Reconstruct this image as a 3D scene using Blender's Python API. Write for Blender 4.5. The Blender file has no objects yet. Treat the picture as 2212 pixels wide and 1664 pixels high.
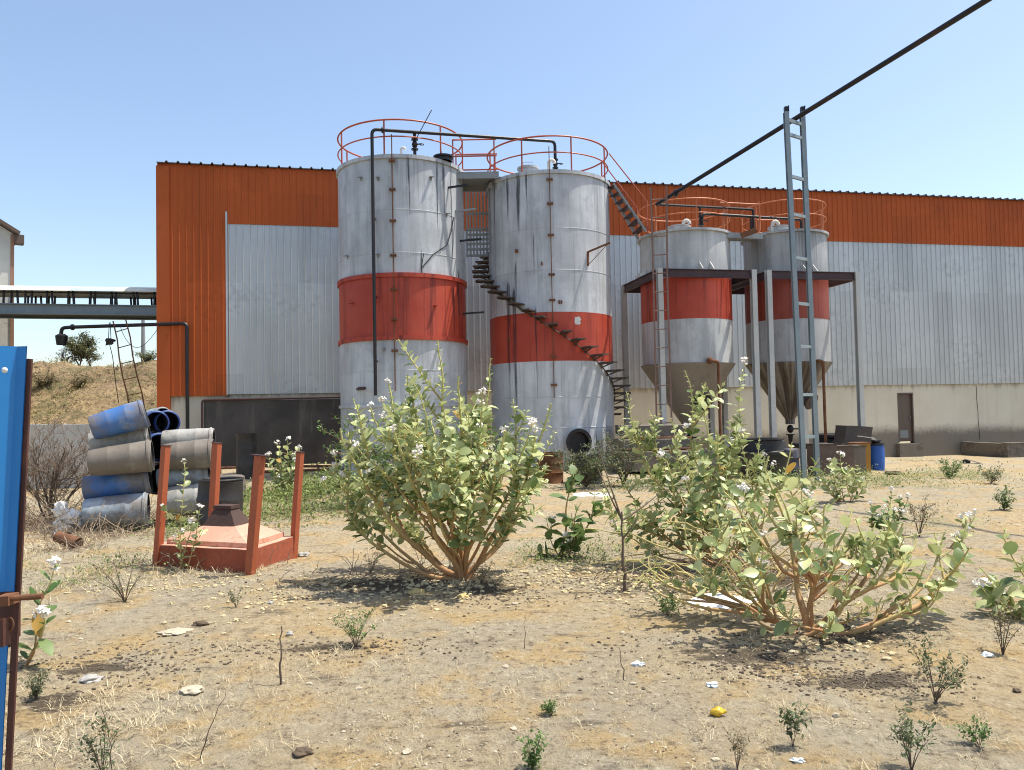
import bpy, bmesh, math, random
from mathutils import Vector, Matrix, noise
rnd = random.Random(11)
S = bpy.context.scene
COL = S.collection
V = Vector
# ------------------------------------------------------------------ camera
EYE = 1.65
FPX, CX, CY = 1650.0, 1105.5, 832.0           # photo measured at 2211 x 1664
PITCH, ROLL = math.atan(57 / 1650.0), 0.020
Fv = V((0, math.cos(PITCH), math.sin(PITCH)))
R0 = V((1, 0, 0)); U0 = V((0, -math.sin(PITCH), math.cos(PITCH)))
Rv = R0 * math.cos(ROLL) - U0 * math.sin(ROLL)
Uv = R0 * math.sin(ROLL) + U0 * math.cos(ROLL)
CAM = V((0, 0, EYE))
cd = bpy.data.cameras.new('camera'); co = bpy.data.objects.new('camera', cd); COL.objects.link(co)
m = Matrix((Rv, Uv, -Fv)).transposed().to_4x4(); m.translation = CAM
co.matrix_world = m
cd.sensor_fit = 'HORIZONTAL'; cd.sensor_width = 36.0; cd.lens = 36.0 * FPX / 2211.0
cd.clip_start = 0.05; cd.clip_end = 8000
S.camera = co

def ray(x, y):
    return Fv * FPX + Rv * (x - CX) + Uv * (CY - y)
def P(x, y, Y):
    d = ray(x, y); return CAM + d * (Y / d.y)
def sm(t):
    t = max(0.0, min(1.0, t)); return t * t * (3 - 2 * t)
def h(x, y):
    z = -0.5 * sm(x / 15.0) * sm((y - 10) / 18.0)
    k = sm((y - 2) / 4.0) * (1 - sm((y - 26) / 6.0))
    n = noise.noise(V((x * 7, y * 7, 2.3))) * .011 + noise.noise(V((x * 17, y * 17, 4.3))) * .006 + noise.noise(V((x * .35, y * .35, 3.1))) * .07 + noise.noise(V((x * 1.1, y * 1.1, 7.7))) * .028 + noise.noise(V((x * 3.2, y * 3.2, 1.7))) * .010
    return z + n * (0.35 + .65 * k)
def G(x, y):
    d = ray(x, y); z = 0.0
    for _ in range(12):
        t = (z - EYE) / d.z
        p = CAM + d * t
        z = h(p.x, p.y)
    return V((p.x, p.y, z))
def on(x, y):
    return V((x, y, h(x, y)))

# ------------------------------------------------------------------ node helpers
def N(nt, typ, ins=None, **props):
    n = nt.nodes.new(typ)
    for k, v in props.items(): setattr(n, k, v)
    for k, v in (ins or {}).items():
        s = n.inputs[k]
        if isinstance(v, bpy.types.NodeSocket): nt.links.new(v, s)
        else: s.default_value = v
    return n
def MA(nt, op, a, b=0.0, clamp=False):
    n = nt.nodes.new('ShaderNodeMath'); n.operation = op; n.use_clamp = clamp
    for i, v in enumerate((a, b)):
        if isinstance(v, bpy.types.NodeSocket): nt.links.new(v, n.inputs[i])
        else: n.inputs[i].default_value = v
    return n.outputs[0]
def MIX(nt, f, a, b):
    n = nt.nodes.new('ShaderNodeMix'); n.data_type = 'RGBA'
    for k, v in ((0, f), (6, a), (7, b)):
        if isinstance(v, bpy.types.NodeSocket): nt.links.new(v, n.inputs[k])
        else: n.inputs[k].default_value = v if k == 0 else (*v[:3], 1)
    return n.outputs[2]
def RAMP(nt, v, lo, hi):
    n = nt.nodes.new('ShaderNodeMapRange'); n.interpolation_type = 'SMOOTHSTEP'; n.clamp = True
    nt.links.new(v, n.inputs[0])
    n.inputs[1].default_value = lo; n.inputs[2].default_value = hi
    return n.outputs[0]
def COORD(nt, scale=(1, 1, 1), which='Object'):
    t = nt.nodes.new('ShaderNodeTexCoord')
    mp = nt.nodes.new('ShaderNodeMapping'); mp.inputs['Scale'].default_value = scale
    nt.links.new(t.outputs[which], mp.inputs[0]); return mp.outputs[0]
def NOI(nt, vec, scale, detail=4, rough=.55):
    n = nt.nodes.new('ShaderNodeTexNoise'); n.inputs['Scale'].default_value = scale
    n.inputs['Detail'].default_value = detail; n.inputs['Roughness'].default_value = rough
    nt.links.new(vec, n.inputs['Vector']); return n.outputs[0]
def newmat(name):
    mt = bpy.data.materials.new(name); mt.use_nodes = True
    nt = mt.node_tree; b = nt.nodes['Principled BSDF']; return mt, nt, b
def bump(nt, b, hgt, strength, dist):
    n = N(nt, 'ShaderNodeBump', {'Height': hgt, 'Strength': strength, 'Distance': dist})
    nt.links.new(n.outputs[0], b.inputs['Normal'])

def paint(name, col, rough=.5, metal=0.0, var=.12, dirt=(.08, .06, .045), dirt_amt=.35, dirt_lo=.52, streak=.25, scale=1.0, bmp=.15, spec=.5):
    """weathered painted or bare surface: mottling, vertical runs, grime patches"""
    mt, nt, b = newmat(name)
    v = COORD(nt)
    big = NOI(nt, v, .9 * scale, 5)
    fine = NOI(nt, v, 9 * scale, 6, .65)
    st = NOI(nt, COORD(nt, (5 * scale, 5 * scale, .35 * scale)), 1.0, 5, .6)
    c = MIX(nt, RAMP(nt, big, .3, .7), [x * (1 - var) for x in col], [min(1, x * (1 + var)) for x in col])
    c = MIX(nt, MA(nt, 'MULTIPLY', RAMP(nt, st, .5, .75), streak), c, [x * .35 + d * .5 for x, d in zip(col, dirt)])
    mask = RAMP(nt, MA(nt, 'ADD', MA(nt, 'MULTIPLY', fine, .45), MA(nt, 'MULTIPLY', big, .55)), dirt_lo, dirt_lo + .12)
    c = MIX(nt, MA(nt, 'MULTIPLY', mask, dirt_amt), c, dirt)
    nt.links.new(c, b.inputs['Base Color'])
    nt.links.new(MA(nt, 'ADD', MA(nt, 'MULTIPLY', fine, .3), rough - .12), b.inputs['Roughness'])
    b.inputs['Metallic'].default_value = metal
    b.inputs['Specular IOR Level'].default_value = spec
    if bmp: bump(nt, b, fine, bmp, .02)
    return mt

def runs_mask(nt, runs):
    """single dark drip trails: (x, half width, z top, z bottom) on the camera side, in object space"""
    t = nt.nodes.new('ShaderNodeTexCoord'); sep = N(nt, 'ShaderNodeSeparateXYZ', {0: t.outputs['Object']})
    wob = NOI(nt, COORD(nt, (3, 3, .8)), 1.0, 4, .6); fin = NOI(nt, COORD(nt, (30, 30, .9)), 1.0, 4, .6); acc = None
    xw = MA(nt, 'ADD', sep.outputs[0], MA(nt, 'MULTIPLY', MA(nt, 'SUBTRACT', wob, .5), .10))
    for (x, w, zt, zb) in runs:
        dx = MA(nt, 'DIVIDE', MA(nt, 'ABSOLUTE', MA(nt, 'SUBTRACT', xw, x)), w)
        f = MA(nt, 'DIVIDE', MA(nt, 'SUBTRACT', sep.outputs[2], zb), max(.05, zt - zb), True)
        k = MA(nt, 'SUBTRACT', MA(nt, 'POWER', f, .45), dx, True)
        k = MA(nt, 'MULTIPLY', k, RAMP(nt, MA(nt, 'SUBTRACT', zt, sep.outputs[2]), 0.0, min(.5, (zt - zb) * .35))); k = MA(nt, 'MULTIPLY', k, MA(nt, 'LESS_THAN', sep.outputs[1], .3))
        acc = k if acc is None else MA(nt, 'MAXIMUM', acc, k)
    return MA(nt, 'MULTIPLY', RAMP(nt, acc, .02, .55), RAMP(nt, fin, .32, .55))
def tankpaint(name, col, ztop, amount=1.0, maxlen=3.2, seed=0.0, rust=.5, grey=(.30, .32, .34), runs=None):
    """off-white tank coat: mottled, with black runs that start at the top edge (object z = ztop)"""
    mt, nt, b = newmat(name)
    v = COORD(nt)
    t = nt.nodes.new('ShaderNodeTexCoord'); sep = N(nt, 'ShaderNodeSeparateXYZ', {0: t.outputs['Object']})
    z = sep.outputs[2]
    mp = nt.nodes.new('ShaderNodeMapping'); mp.inputs['Scale'].default_value = (1, 1, 0.015); mp.inputs['Location'].default_value = (seed, seed * .7, seed)
    nt.links.new(t.outputs['Object'], mp.inputs[0])
    colm = NOI(nt, mp.outputs[0], 3.2, 5, .62)
    length = MA(nt, 'MULTIPLY', RAMP(nt, colm, .47, .68), maxlen)
    depth = MA(nt, 'SUBTRACT', ztop, z)
    run = MA(nt, 'MULTIPLY', MA(nt, 'SUBTRACT', length, depth), 1.1, True)
    wob = NOI(nt, COORD(nt, (16, 16, .5)), 1.0, 4, .6)
    run = MA(nt, 'MULTIPLY', run, RAMP(nt, wob, .36, .62))
    run = MA(nt, 'MULTIPLY', run, RAMP(nt, NOI(nt, mp.outputs[0], .75, 2), .44, .60))
    if runs: run = MA(nt, 'MAXIMUM', run, runs_mask(nt, runs))
    big = NOI(nt, v, .75, 5, .6); fine = NOI(nt, v, 14, 6, .7)
    st = NOI(nt, COORD(nt, (4, 4, .22)), 1.0, 6, .62)
    st2 = NOI(nt, COORD(nt, (15, 15, .5)), 1.0, 4, .6)
    c = MIX(nt, RAMP(nt, big, .32, .68), [x * .78 for x in col], [min(.9, x * 1.12) for x in col])
    c = MIX(nt, MA(nt, 'MULTIPLY', RAMP(nt, st, .44, .68), .65), c, [x * .60 for x in col])
    c = MIX(nt, MA(nt, 'MULTIPLY', RAMP(nt, st2, .55, .72), .5), c, [x * .45 for x in col])
    c = MIX(nt, MA(nt, 'MULTIPLY', RAMP(nt, fine, .56, .70), .5), c, grey)
    blot = NOI(nt, COORD(nt, (1.5, 1.5, .7)), 1.3, 7, .7)
    c = MIX(nt, MA(nt, 'MULTIPLY', RAMP(nt, blot, .52, .66), .55), c, [x * .55 for x in col])
    ru = MA(nt, 'MULTIPLY', RAMP(nt, NOI(nt, v, 5.0, 6, .7), .66, .74), rust)
    c = MIX(nt, ru, c, (.16, .07, .03))
    c = MIX(nt, MA(nt, 'MULTIPLY', run, .9 * amount, True), c, (.022, .022, .025))
    nt.links.new(c, b.inputs['Base Color'])
    b.inputs['Roughness'].default_value = .48
    bump(nt, b, MA(nt, 'ADD', big, MA(nt, 'MULTIPLY', fine, .12)), .25, .04)
    return mt

# ------------------------------------------------------------------ mesh builder
class MB:
    def __init__(s): s.v = []; s.f = []; s.t = []
    def face(s, idx, tone=0.0): s.f.append(idx); s.t.append(tone)
    def quad(s, a, b, c, d, tone=0.0):
        k = len(s.v); s.v += [V(a), V(b), V(c), V(d)]; s.face((k, k + 1, k + 2, k + 3), tone)
    def obox(s, c, ax, ay, az, tone=0.0):
        """box from centre and three half-extent vectors"""
        c = V(c); k = len(s.v)
        for i in (-1, 1):
            for j in (-1, 1):
                for l in (-1, 1): s.v.append(c + ax * i + ay * j + az * l)
        for q in ((0, 1, 3, 2), (4, 6, 7, 5), (0, 4, 5, 1), (2, 3, 7, 6), (0, 2, 6, 4), (1, 5, 7, 3)):
            s.face(tuple(k + i for i in q), tone)
    def box(s, lo, hi, rz=0.0, tone=0.0):
        lo = V(lo); hi = V(hi); c = (lo + hi) / 2; e = (hi - lo) / 2
        s.obox(c, V((math.cos(rz) * e.x, math.sin(rz) * e.x, 0)), V((-math.sin(rz) * e.y, math.cos(rz) * e.y, 0)), V((0, 0, e.z)), tone)
    def bar(s, a, b, w, d, up=V((0, 0, 1)), tone=0.0):
        a = V(a); b = V(b); t = (b - a)
        x = t.normalized(); y = up.cross(x)
        if y.length < 1e-4: y = V((1, 0, 0))
        y.normalize(); z = x.cross(y)
        s.obox((a + b) / 2, t / 2, y * (w / 2), z * (d / 2), tone)
    def tube(s, pts, r, n=8, caps=True, tones=None, closed=False):
        pts = [V(p) for p in pts]; L = len(pts)
        rr = r if isinstance(r, (list, tuple)) else [r] * L
        k = len(s.v); prev = None
        for i, p in enumerate(pts):
            if closed: t = pts[(i + 1) % L] - pts[i - 1]
            else: t = pts[min(i + 1, L - 1)] - pts[max(i - 1, 0)]
            t = t.normalized() if t.length > 1e-9 else V((0, 0, 1))
            if prev is None:
                u = t.cross(V((0, 0, 1)))
                if u.length < .05: u = t.cross(V((1, 0, 0)))
            else:
                u = prev - t * prev.dot(t)
            u.normalize(); prev = u; w = t.cross(u)
            for j in range(n):
                a = 2 * math.pi * j / n
                s.v.append(p + (u * math.cos(a) + w * math.sin(a)) * rr[i])
        for i in range(L if closed else L - 1):
            for j in range(n):
                a = k + i * n + j; b = k + i * n + (j + 1) % n
                i2 = (i + 1) % L
                c = k + i2 * n + (j + 1) % n; d = k + i2 * n + j
                s.face((a, b, c, d), tones[i] if tones else 0.0)
        if caps and not closed:
            s.face(tuple(k + j for j in reversed(range(n))), tones[0] if tones else 0.0)
            s.face(tuple(k + (L - 1) * n + j for j in range(n)), tones[-1] if tones else 0.0)
    def lathe(s, c, prof, n=48, a0=0.0, a1=2 * math.pi, M=None):
        """prof: list of (radius, z) about +z at c"""
        c = V(c); k = len(s.v); full = abs(a1 - a0 - 2 * math.pi) < 1e-6
        m_ = n if full else n + 1
        for (r, z) in prof:
            for j in range(m_):
                a = a0 + (a1 - a0) * j / n
                p = V((r * math.cos(a), r * math.sin(a), z))
                s.v.append((M @ p if M else p) + c)
        for i in range(len(prof) - 1):
            for j in range(n):
                a = k + i * m_ + j; b = k + i * m_ + (j + 1) % m_
                s.face((a, b, b + m_, a + m_))
    def disc(s, c, r, n=32, M=None):
        c = V(c); k = len(s.v)
        for j in range(n):
            a = 2 * math.pi * j / n; p = V((r * math.cos(a), r * math.sin(a), 0)); s.v.append((M @ p if M else p) + c)
        s.face(tuple(range(k, k + n)))
    def blob(s, c, r, sq=(1, 1, 1), rough=.25, seed=0, tone=0.0, sub=1):
        t = (1 + 5 ** .5) / 2
        vs = [(-1, t, 0), (1, t, 0), (-1, -t, 0), (1, -t, 0), (0, -1, t), (0, 1, t), (0, -1, -t), (0, 1, -t), (t, 0, -1), (t, 0, 1), (-t, 0, -1), (-t, 0, 1)]
        fs = [(0, 11, 5), (0, 5, 1), (0, 1, 7), (0, 7, 10), (0, 10, 11), (1, 5, 9), (5, 11, 4), (11, 10, 2), (10, 7, 6), (7, 1, 8), (3, 9, 4), (3, 4, 2), (3, 2, 6), (3, 6, 8), (3, 8, 9), (4, 9, 5), (2, 4, 11), (6, 2, 10), (8, 6, 7), (9, 8, 1)]
        vs = [V(v).normalized() for v in vs]
        for _ in range(sub):
            cache = {}; nf = []
            def mid(a, b):
                q = (min(a, b), max(a, b))
                if q not in cache: cache[q] = len(vs); vs.append(((vs[a] + vs[b]) / 2).normalized())
                return cache[q]
            for a, b, c_ in fs:
                x, y, z = mid(a, b), mid(b, c_), mid(c_, a)
                nf += [(a, x, z), (b, y, x), (c_, z, y), (x, y, z)]
            fs = nf
        k = len(s.v); c = V(c)
        for v in vs:
            q = 1 + rough * noise.noise(v * 1.7 + V((seed * 3.1, seed * 1.7, seed))) * 1.6
            s.v.append(c + V((v.x * sq[0], v.y * sq[1], v.z * sq[2])) * r * q)
        for f in fs: s.face(tuple(k + i for i in f), tone)
    def build(s, name, mat, parent=None, origin=None, smooth=35):
        me = bpy.data.meshes.new(name)
        org = V(origin) if origin is not None else V((0, 0, 0))
        off = V(parent['org']) if parent is not None and 'org' in parent else org
        me.from_pydata([tuple(v - off) for v in s.v], [], s.f)
        me.update()
        if any(s.t):
            at = me.attributes.new('tone', 'FLOAT', 'FACE'); at.data.foreach_set('value', s.t)
        for mm in (mat if isinstance(mat, (list, tuple)) else [mat]): me.materials.append(mm)
        if smooth:
            me.polygons.foreach_set('use_smooth', [True] * len(me.polygons))
            me.set_sharp_from_angle(angle=math.radians(smooth))
        o = bpy.data.objects.new(name, me); COL.objects.link(o)
        if parent is not None:
            o.parent = parent
            if 'org' not in parent: pass
            o['org'] = tuple(off)
        else:
            o.location = org; o['org'] = tuple(org)
        return o
def tag(o, label, cat, group=None):
    o['label'] = label; o['category'] = cat
    if group: o['group'] = group
    return o
def thing(name, label, cat, loc, group=None):
    o = bpy.data.objects.new(name, None); COL.objects.link(o); o.location = V(loc); o['org'] = tuple(V(loc))
    o.empty_display_size = .2
    return tag(o, label, cat, group)
def part(mb, name, mat, parent, smooth=35): return mb.build(name, mat, parent, smooth=smooth)
def one(mb, name, mat, origin, label, cat, group=None, smooth=35):
    return tag(mb.build(name, mat, None, origin, smooth), label, cat, group)
def copy_tree(o, parent=None):
    c = o.copy(); COL.objects.link(c)
    if parent is not None: c.parent = parent
    for ch in list(o.children): copy_tree(ch, c)
    return c
def bend(a, c, b, n=6):
    """round corner from a through corner c to b"""
    a, b, c = V(a), V(b), V(c)
    return [a.lerp(c, t).lerp(c.lerp(b, t), t) for t in [i / n for i in range(n + 1)]]
def pipe_path(pts, r):
    """polyline with rounded corners of radius r"""
    pts = [V(p) for p in pts]; out = [pts[0]]
    for i in range(1, len(pts) - 1):
        a, c, b = pts[i - 1], pts[i], pts[i + 1]
        ra = min(r, (a - c).length * .45); rb = min(r, (b - c).length * .45)
        out += bend(c + (a - c).normalized() * ra, c, c + (b - c).normalized() * rb, 5)
    out.append(pts[-1]); return out
def hoop(c, r, z, a0, a1, n=40):
    return [V((c.x + r * math.cos(a0 + (a1 - a0) * i / n), c.y + r * math.sin(a0 + (a1 - a0) * i / n), z)) for i in range(n + 1)]

# ------------------------------------------------------------------ light and sky
SUN_EL, SUN_AZ = math.radians(67), math.radians(7.0)      # azimuth measured from +X towards +Y
sd = V((math.cos(SUN_EL) * math.cos(SUN_AZ), math.cos(SUN_EL) * math.sin(SUN_AZ), math.sin(SUN_EL)))
sl = bpy.data.lights.new('sun', 'SUN'); sl.energy = 3.9; sl.angle = math.radians(.55); sl.color = (1.0, .95, .84)
so = bpy.data.objects.new('sun', sl); COL.objects.link(so)
so.rotation_euler = sd.to_track_quat('Z', 'Y').to_euler(); so.location = (0, 0, 40)
W_ = bpy.data.worlds.new('World'); S.world = W_; W_.use_nodes = True
nt = W_.node_tree; bg = nt.nodes['Background']
sky = nt.nodes.new('ShaderNodeTexSky'); sky.sky_type = 'NISHITA'; sky.sun_disc = False
sky.sun_elevation = SUN_EL; sky.sun_rotation = math.pi / 2 - SUN_AZ
sky.altitude = 0; sky.air_density = 1.0; sky.dust_density = 1.5; sky.ozone_density = 1.6
tint = N(nt, 'ShaderNodeVectorMath', {0: sky.outputs[0], 1: (1.02, .985, .94)}, operation='MULTIPLY'); nt.links.new(tint.outputs[0], bg.inputs[0]); bg.inputs[1].default_value = .15
S.view_settings.view_transform = 'Standard'; S.view_settings.look = 'None'
S.view_settings.exposure = 0.72; S.view_settings.gamma = 1.0
try:
    S.cycles.max_bounces = 8; S.cycles.filter_width = 1.05; S.cycles.transparent_max_bounces = 8
except Exception: pass
# ------------------------------------------------------------------ ground
def ground_mat():
    mt, nt, b = newmat('dry earth')
    v = COORD(nt)
    vs = COORD(nt, (1, 1, 1))
    big = NOI(nt, v, .33, 5, .6); mid = NOI(nt, v, 1.5, 6, .65); fine = NOI(nt, v, 14, 8, .72); grit = NOI(nt, v, 70, 4, .7)
    c = MIX(nt, RAMP(nt, big, .36, .64), (.47, .362, .212), (.385, .33, .235))
    c = MIX(nt, MA(nt, 'MULTIPLY', RAMP(nt, mid, .47, .63), .8), c, (.49, .338, .150))
    c = MIX(nt, MA(nt, 'MULTIPLY', RAMP(nt, NOI(nt, v, .8, 6, .7), .48, .62), .85), c, (.42, .366, .262))
    c = MIX(nt, MA(nt, 'MULTIPLY', RAMP(nt, fine, .52, .66), .75), c, (.155, .112, .072))
    c = MIX(nt, MA(nt, 'MULTIPLY', RAMP(nt, fine, .47, .32), .6), c, (.62, .54, .40))
    dark = NOI(nt, COORD(nt, (.7, 2.4, 1)), 1.6, 7, .72)
    c = MIX(nt, MA(nt, 'MULTIPLY', RAMP(nt, dark, .57, .68), .72), c, (.10, .08, .06))
    c = MIX(nt, MA(nt, 'MULTIPLY', RAMP(nt, grit, .55, .70), .6), c, (.13, .098, .066))
    # dark mulch and bush shadow painted into the soil colour round the shrubs
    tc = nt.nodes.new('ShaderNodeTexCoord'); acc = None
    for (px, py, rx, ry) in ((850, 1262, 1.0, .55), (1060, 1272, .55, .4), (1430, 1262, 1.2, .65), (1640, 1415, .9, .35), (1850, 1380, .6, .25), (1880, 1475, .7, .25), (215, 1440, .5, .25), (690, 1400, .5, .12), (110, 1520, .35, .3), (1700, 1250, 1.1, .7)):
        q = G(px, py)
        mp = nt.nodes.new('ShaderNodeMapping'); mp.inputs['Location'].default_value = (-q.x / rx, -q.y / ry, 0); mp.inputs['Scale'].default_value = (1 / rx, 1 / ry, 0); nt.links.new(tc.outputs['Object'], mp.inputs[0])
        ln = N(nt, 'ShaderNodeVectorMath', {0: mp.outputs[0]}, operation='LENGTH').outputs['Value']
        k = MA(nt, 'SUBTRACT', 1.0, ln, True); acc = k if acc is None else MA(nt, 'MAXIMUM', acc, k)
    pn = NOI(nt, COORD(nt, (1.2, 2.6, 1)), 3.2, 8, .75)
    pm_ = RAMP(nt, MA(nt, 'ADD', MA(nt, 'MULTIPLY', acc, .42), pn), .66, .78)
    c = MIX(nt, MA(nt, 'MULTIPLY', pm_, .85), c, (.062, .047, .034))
    c = MIX(nt, MA(nt, 'MULTIPLY', RAMP(nt, grit, .42, .30), .4), c, (.56, .48, .37))
    nt.links.new(c, b.inputs['Base Color'])
    b.inputs['Roughness'].default_value = .95; b.inputs['Specular IOR Level'].default_value = .15
    hh = MA(nt, 'ADD', MA(nt, 'MULTIPLY', fine, 1.0), MA(nt, 'ADD', MA(nt, 'MULTIPLY', mid, 1.2), MA(nt, 'MULTIPLY', grit, .25)))
    bump(nt, b, hh, 1.0, .06)
    return mt
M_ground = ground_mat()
mb = MB(); rows = []; y = -6.0
while y < 34: rows.append(y); y += max(.03, .0085 * max(y, 0) + .008) if y > 2 else .8
while y < 4000: rows.append(y); y *= 1.18
NC = 400
for i, y in enumerate(rows):
    w = max(y, 2) * .95 + 5
    for j in range(NC + 1):
        x = (j / NC * 2 - 1) * w
        mb.v.append(V((x, y, h(x, y) if y < 60 else -0.02)))
for i in range(len(rows) - 1):
    for j in range(NC):
        a = i * (NC + 1) + j; mb.face((a, a + 1, a + NC + 2, a + NC + 1))
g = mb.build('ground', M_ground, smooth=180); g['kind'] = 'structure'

# ------------------------------------------------------------------ warehouse
A = math.atan(1650 / 7900.0)
Dv = V((math.cos(A), math.sin(A), 0)); Nv = V((math.sin(A), -math.cos(A), 0))    # along the wall / towards camera
W0 = P(343, 850, 25.3); W0.z = 0
def WP(px, py):
    """photo point -> (distance along the wall, height)"""
    d = ray(px, py); t = (W0 - CAM).dot(Nv) / d.dot(Nv); p = CAM + d * t
    return (p - W0).dot(Dv), p.z
def wl(s, z, off=0.0): return W0 + Dv * s + Nv * off + V((0, 0, z))
ZT = (WP(343, 351)[1] + WP(2205, 439)[1]) / 2
ZB = (WP(343, 848)[1] + WP(2205, 829)[1]) / 2
ZO = (WP(500, 479)[1] + WP(2205, 535)[1]) / 2
SO = WP(493, 600)[0]; SEND = 44.0
print('wall', ZT, ZB, ZO, SO, WP(2205, 600))
M_orange = paint('orange sheet paint', (.49, .106, .026), .6, 0, .06, dirt=(.20, .05, .02), dirt_amt=.25, streak=.20, scale=.5, bmp=0, spec=.2)
M_silver = paint('bare silver sheet', (.53, .535, .525), .36, .4, .07, dirt=(.25, .25, .25), dirt_amt=.3, streak=.28, scale=.5, bmp=0)
def sheets(mt, amt):
    """each sheet of the cladding has aged a little differently"""
    nt = mt.node_tree; b = nt.nodes['Principled BSDF']; lk = b.inputs['Base Color'].links[0]; src = lk.from_socket
    t = nt.nodes.new('ShaderNodeTexCoord'); sep = N(nt, 'ShaderNodeSeparateXYZ', {0: t.outputs['Object']})
    k = MA(nt, 'FLOOR', MA(nt, 'DIVIDE', sep.outputs[0], .9 * math.cos(A))); kz = MA(nt, 'FLOOR', MA(nt, 'DIVIDE', sep.outputs[2], 3.1))
    cm = N(nt, 'ShaderNodeCombineXYZ', {0: k, 1: kz}); wn = nt.nodes.new('ShaderNodeTexWhiteNoise'); nt.links.new(cm.outputs[0], wn.inputs['Vector'])
    f = MA(nt, 'ADD', MA(nt, 'MULTIPLY', wn.outputs['Value'], amt), 1 - amt)
    v = N(nt, 'ShaderNodeVectorMath', {0: src, 1: f}, operation='MULTIPLY'); nt.links.new(v.outputs[0], b.inputs['Base Color'])
    big = NOI(nt, COORD(nt, (.5, .5, .12)), 1, 4); bump(nt, b, big, .25, .12)
sheets(M_orange, .14); sheets(M_silver, .14)
M_roof = paint('dark roof sheet', (.10, .08, .08), .5, 0, .1, bmp=0)
def plinth_mat():
    mt, nt, b = newmat('stained plaster')
    v = COORD(nt); t = nt.nodes.new('ShaderNodeTexCoord'); sep = N(nt, 'ShaderNodeSeparateXYZ', {0: t.outputs['Object']})
    big = NOI(nt, v, .5, 5, .6); fine = NOI(nt, v, 8, 6, .65); st = NOI(nt, COORD(nt, (4, 4, .3)), 1, 5, .6)
    c = MIX(nt, RAMP(nt, big, .3, .7), (.56, .52, .41), (.64, .60, .49))
    c = MIX(nt, MA(nt, 'MULTIPLY', RAMP(nt, st, .5, .75), .25), c, (.33, .29, .24))
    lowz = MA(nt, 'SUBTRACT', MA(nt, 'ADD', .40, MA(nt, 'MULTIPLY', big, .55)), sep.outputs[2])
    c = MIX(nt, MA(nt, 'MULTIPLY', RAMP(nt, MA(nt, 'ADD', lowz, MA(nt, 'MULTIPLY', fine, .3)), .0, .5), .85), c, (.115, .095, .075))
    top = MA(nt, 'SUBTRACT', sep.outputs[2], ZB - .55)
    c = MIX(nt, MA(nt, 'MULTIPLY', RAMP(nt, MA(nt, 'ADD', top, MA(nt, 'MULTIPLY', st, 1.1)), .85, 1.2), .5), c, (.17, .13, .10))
    nt.links.new(c, b.inputs['Base Color']); b.inputs['Roughness'].default_value = .9
    bump(nt, b, fine, .2, .02); return mt
M_plinth = plinth_mat()
wh = thing('warehouse', 'long orange and silver corrugated warehouse on a beige plastered base behind the tanks', 'warehouse', W0)
PITCHR = .225
def cladding(s0, s1, z0, z1, off):
    mb = MB(); pts = []
    s = s0; pts.append((s0, 0.0)); k = math.ceil(s0 / PITCHR)
    while k * PITCHR < s1:
        c = k * PITCHR
        for ds, o in ((-.030, 0), (-.016, .026), (.016, .026), (.030, 0)):
            if s0 < c + ds < s1: pts.append((c + ds, o))
        k += 1
    pts.append((s1, 0.0))
    nz = max(1, int((z1 - z0) / 2.4)); rowsn = nz + 1
    for i in range(rowsn):
        z = z0 + (z1 - z0) * i / nz
        for (s, o) in pts: mb.v.append(wl(s, z, off + o))
    L = len(pts)
    for i in range(nz):
        for j in range(L - 1): mb.face((i * L + j, i * L + j + 1, (i + 1) * L + j + 1, (i + 1) * L + j))
    return mb
part(cladding(.0, SO, ZB - .08, ZT, .10), 'orange_cladding', M_orange, wh, smooth=20)
part(cladding(SO, SEND, ZO - .05, ZT, .104), 'orange_band', M_orange, wh, smooth=20)
part(cladding(SO, SEND, ZB - .04, ZO, .08), 'silver_cladding', M_silver, wh, smooth=20)
mb = MB(); mb.obox(wl(.17, (ZB - .5 + ZT) / 2 - .05, .05), Dv * .20, Nv * .095, V((0, 0, (ZT - ZB + .42) / 2))); part(mb, 'corner_trim', M_orange, wh)
mb = MB(); mb.obox(wl(SO - .03, (ZB + ZO) / 2 + .15, .14), Dv * .03, Nv * .012, V((0, 0, (ZO - ZB) / 2 + .2))); part(mb, 'seam_trim', M_silver, wh)
# plinth with a doorway left open
dx0, dz1 = WP(1937, 849); dx1, dz0 = WP(1975, 955)
mb = MB()
def wbox(s0, s1, z0, z1, o0, o1): 
    mb.obox(wl((s0 + s1) / 2, (z0 + z1) / 2, (o0 + o1) / 2), Dv * ((s1 - s0) / 2), Nv * ((o1 - o0) / 2), V((0, 0, (z1 - z0) / 2)))
wbox(0.0, dx0, -.9, ZB, -.25, 0); wbox(dx1, SEND, -.9, ZB, -.25, 0)
wbox(dx0, dx1, dz1, ZB, -.25, 0); wbox(dx0, dx1, -.9, dz0 - .04, -.25, 0)
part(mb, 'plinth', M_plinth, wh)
M_core = paint('inner wall', (.2, .2, .2), .8, bmp=0)
mb = MB(); mb.obox(wl(SEND / 2, ZT / 2 - .2, -3.8), Dv * (SEND / 2), Nv * 3.5, V((0, 0, ZT / 2 - .3))); part(mb, 'wall_core', M_core, wh)
mb = MB(); s = 0.0; pr = []
while s < SEND:
    pr += [(s, 0), (s + .26, 0), (s + .28, .055), (s + .33, .055), (s + .35, 0)]; s += .36
L = len(pr)
for (o, dz) in ((.20, 0), (.20, .03), (-7.4, .5), (-7.4, .47)):
    for (s, b_) in pr: mb.v.append(wl(s, ZT - .01 + dz + b_, o))
for i in range(4):
    i2 = (i + 1) % 4
    for j in range(L - 1): mb.face((i * L + j, i * L + j + 1, i2 * L + j + 1, i2 * L + j))
part(mb, 'roof', M_roof, wh, smooth=20)
M_door = paint('brown door paint', (.105, .075, .058), .5, bmp=.1)
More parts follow.
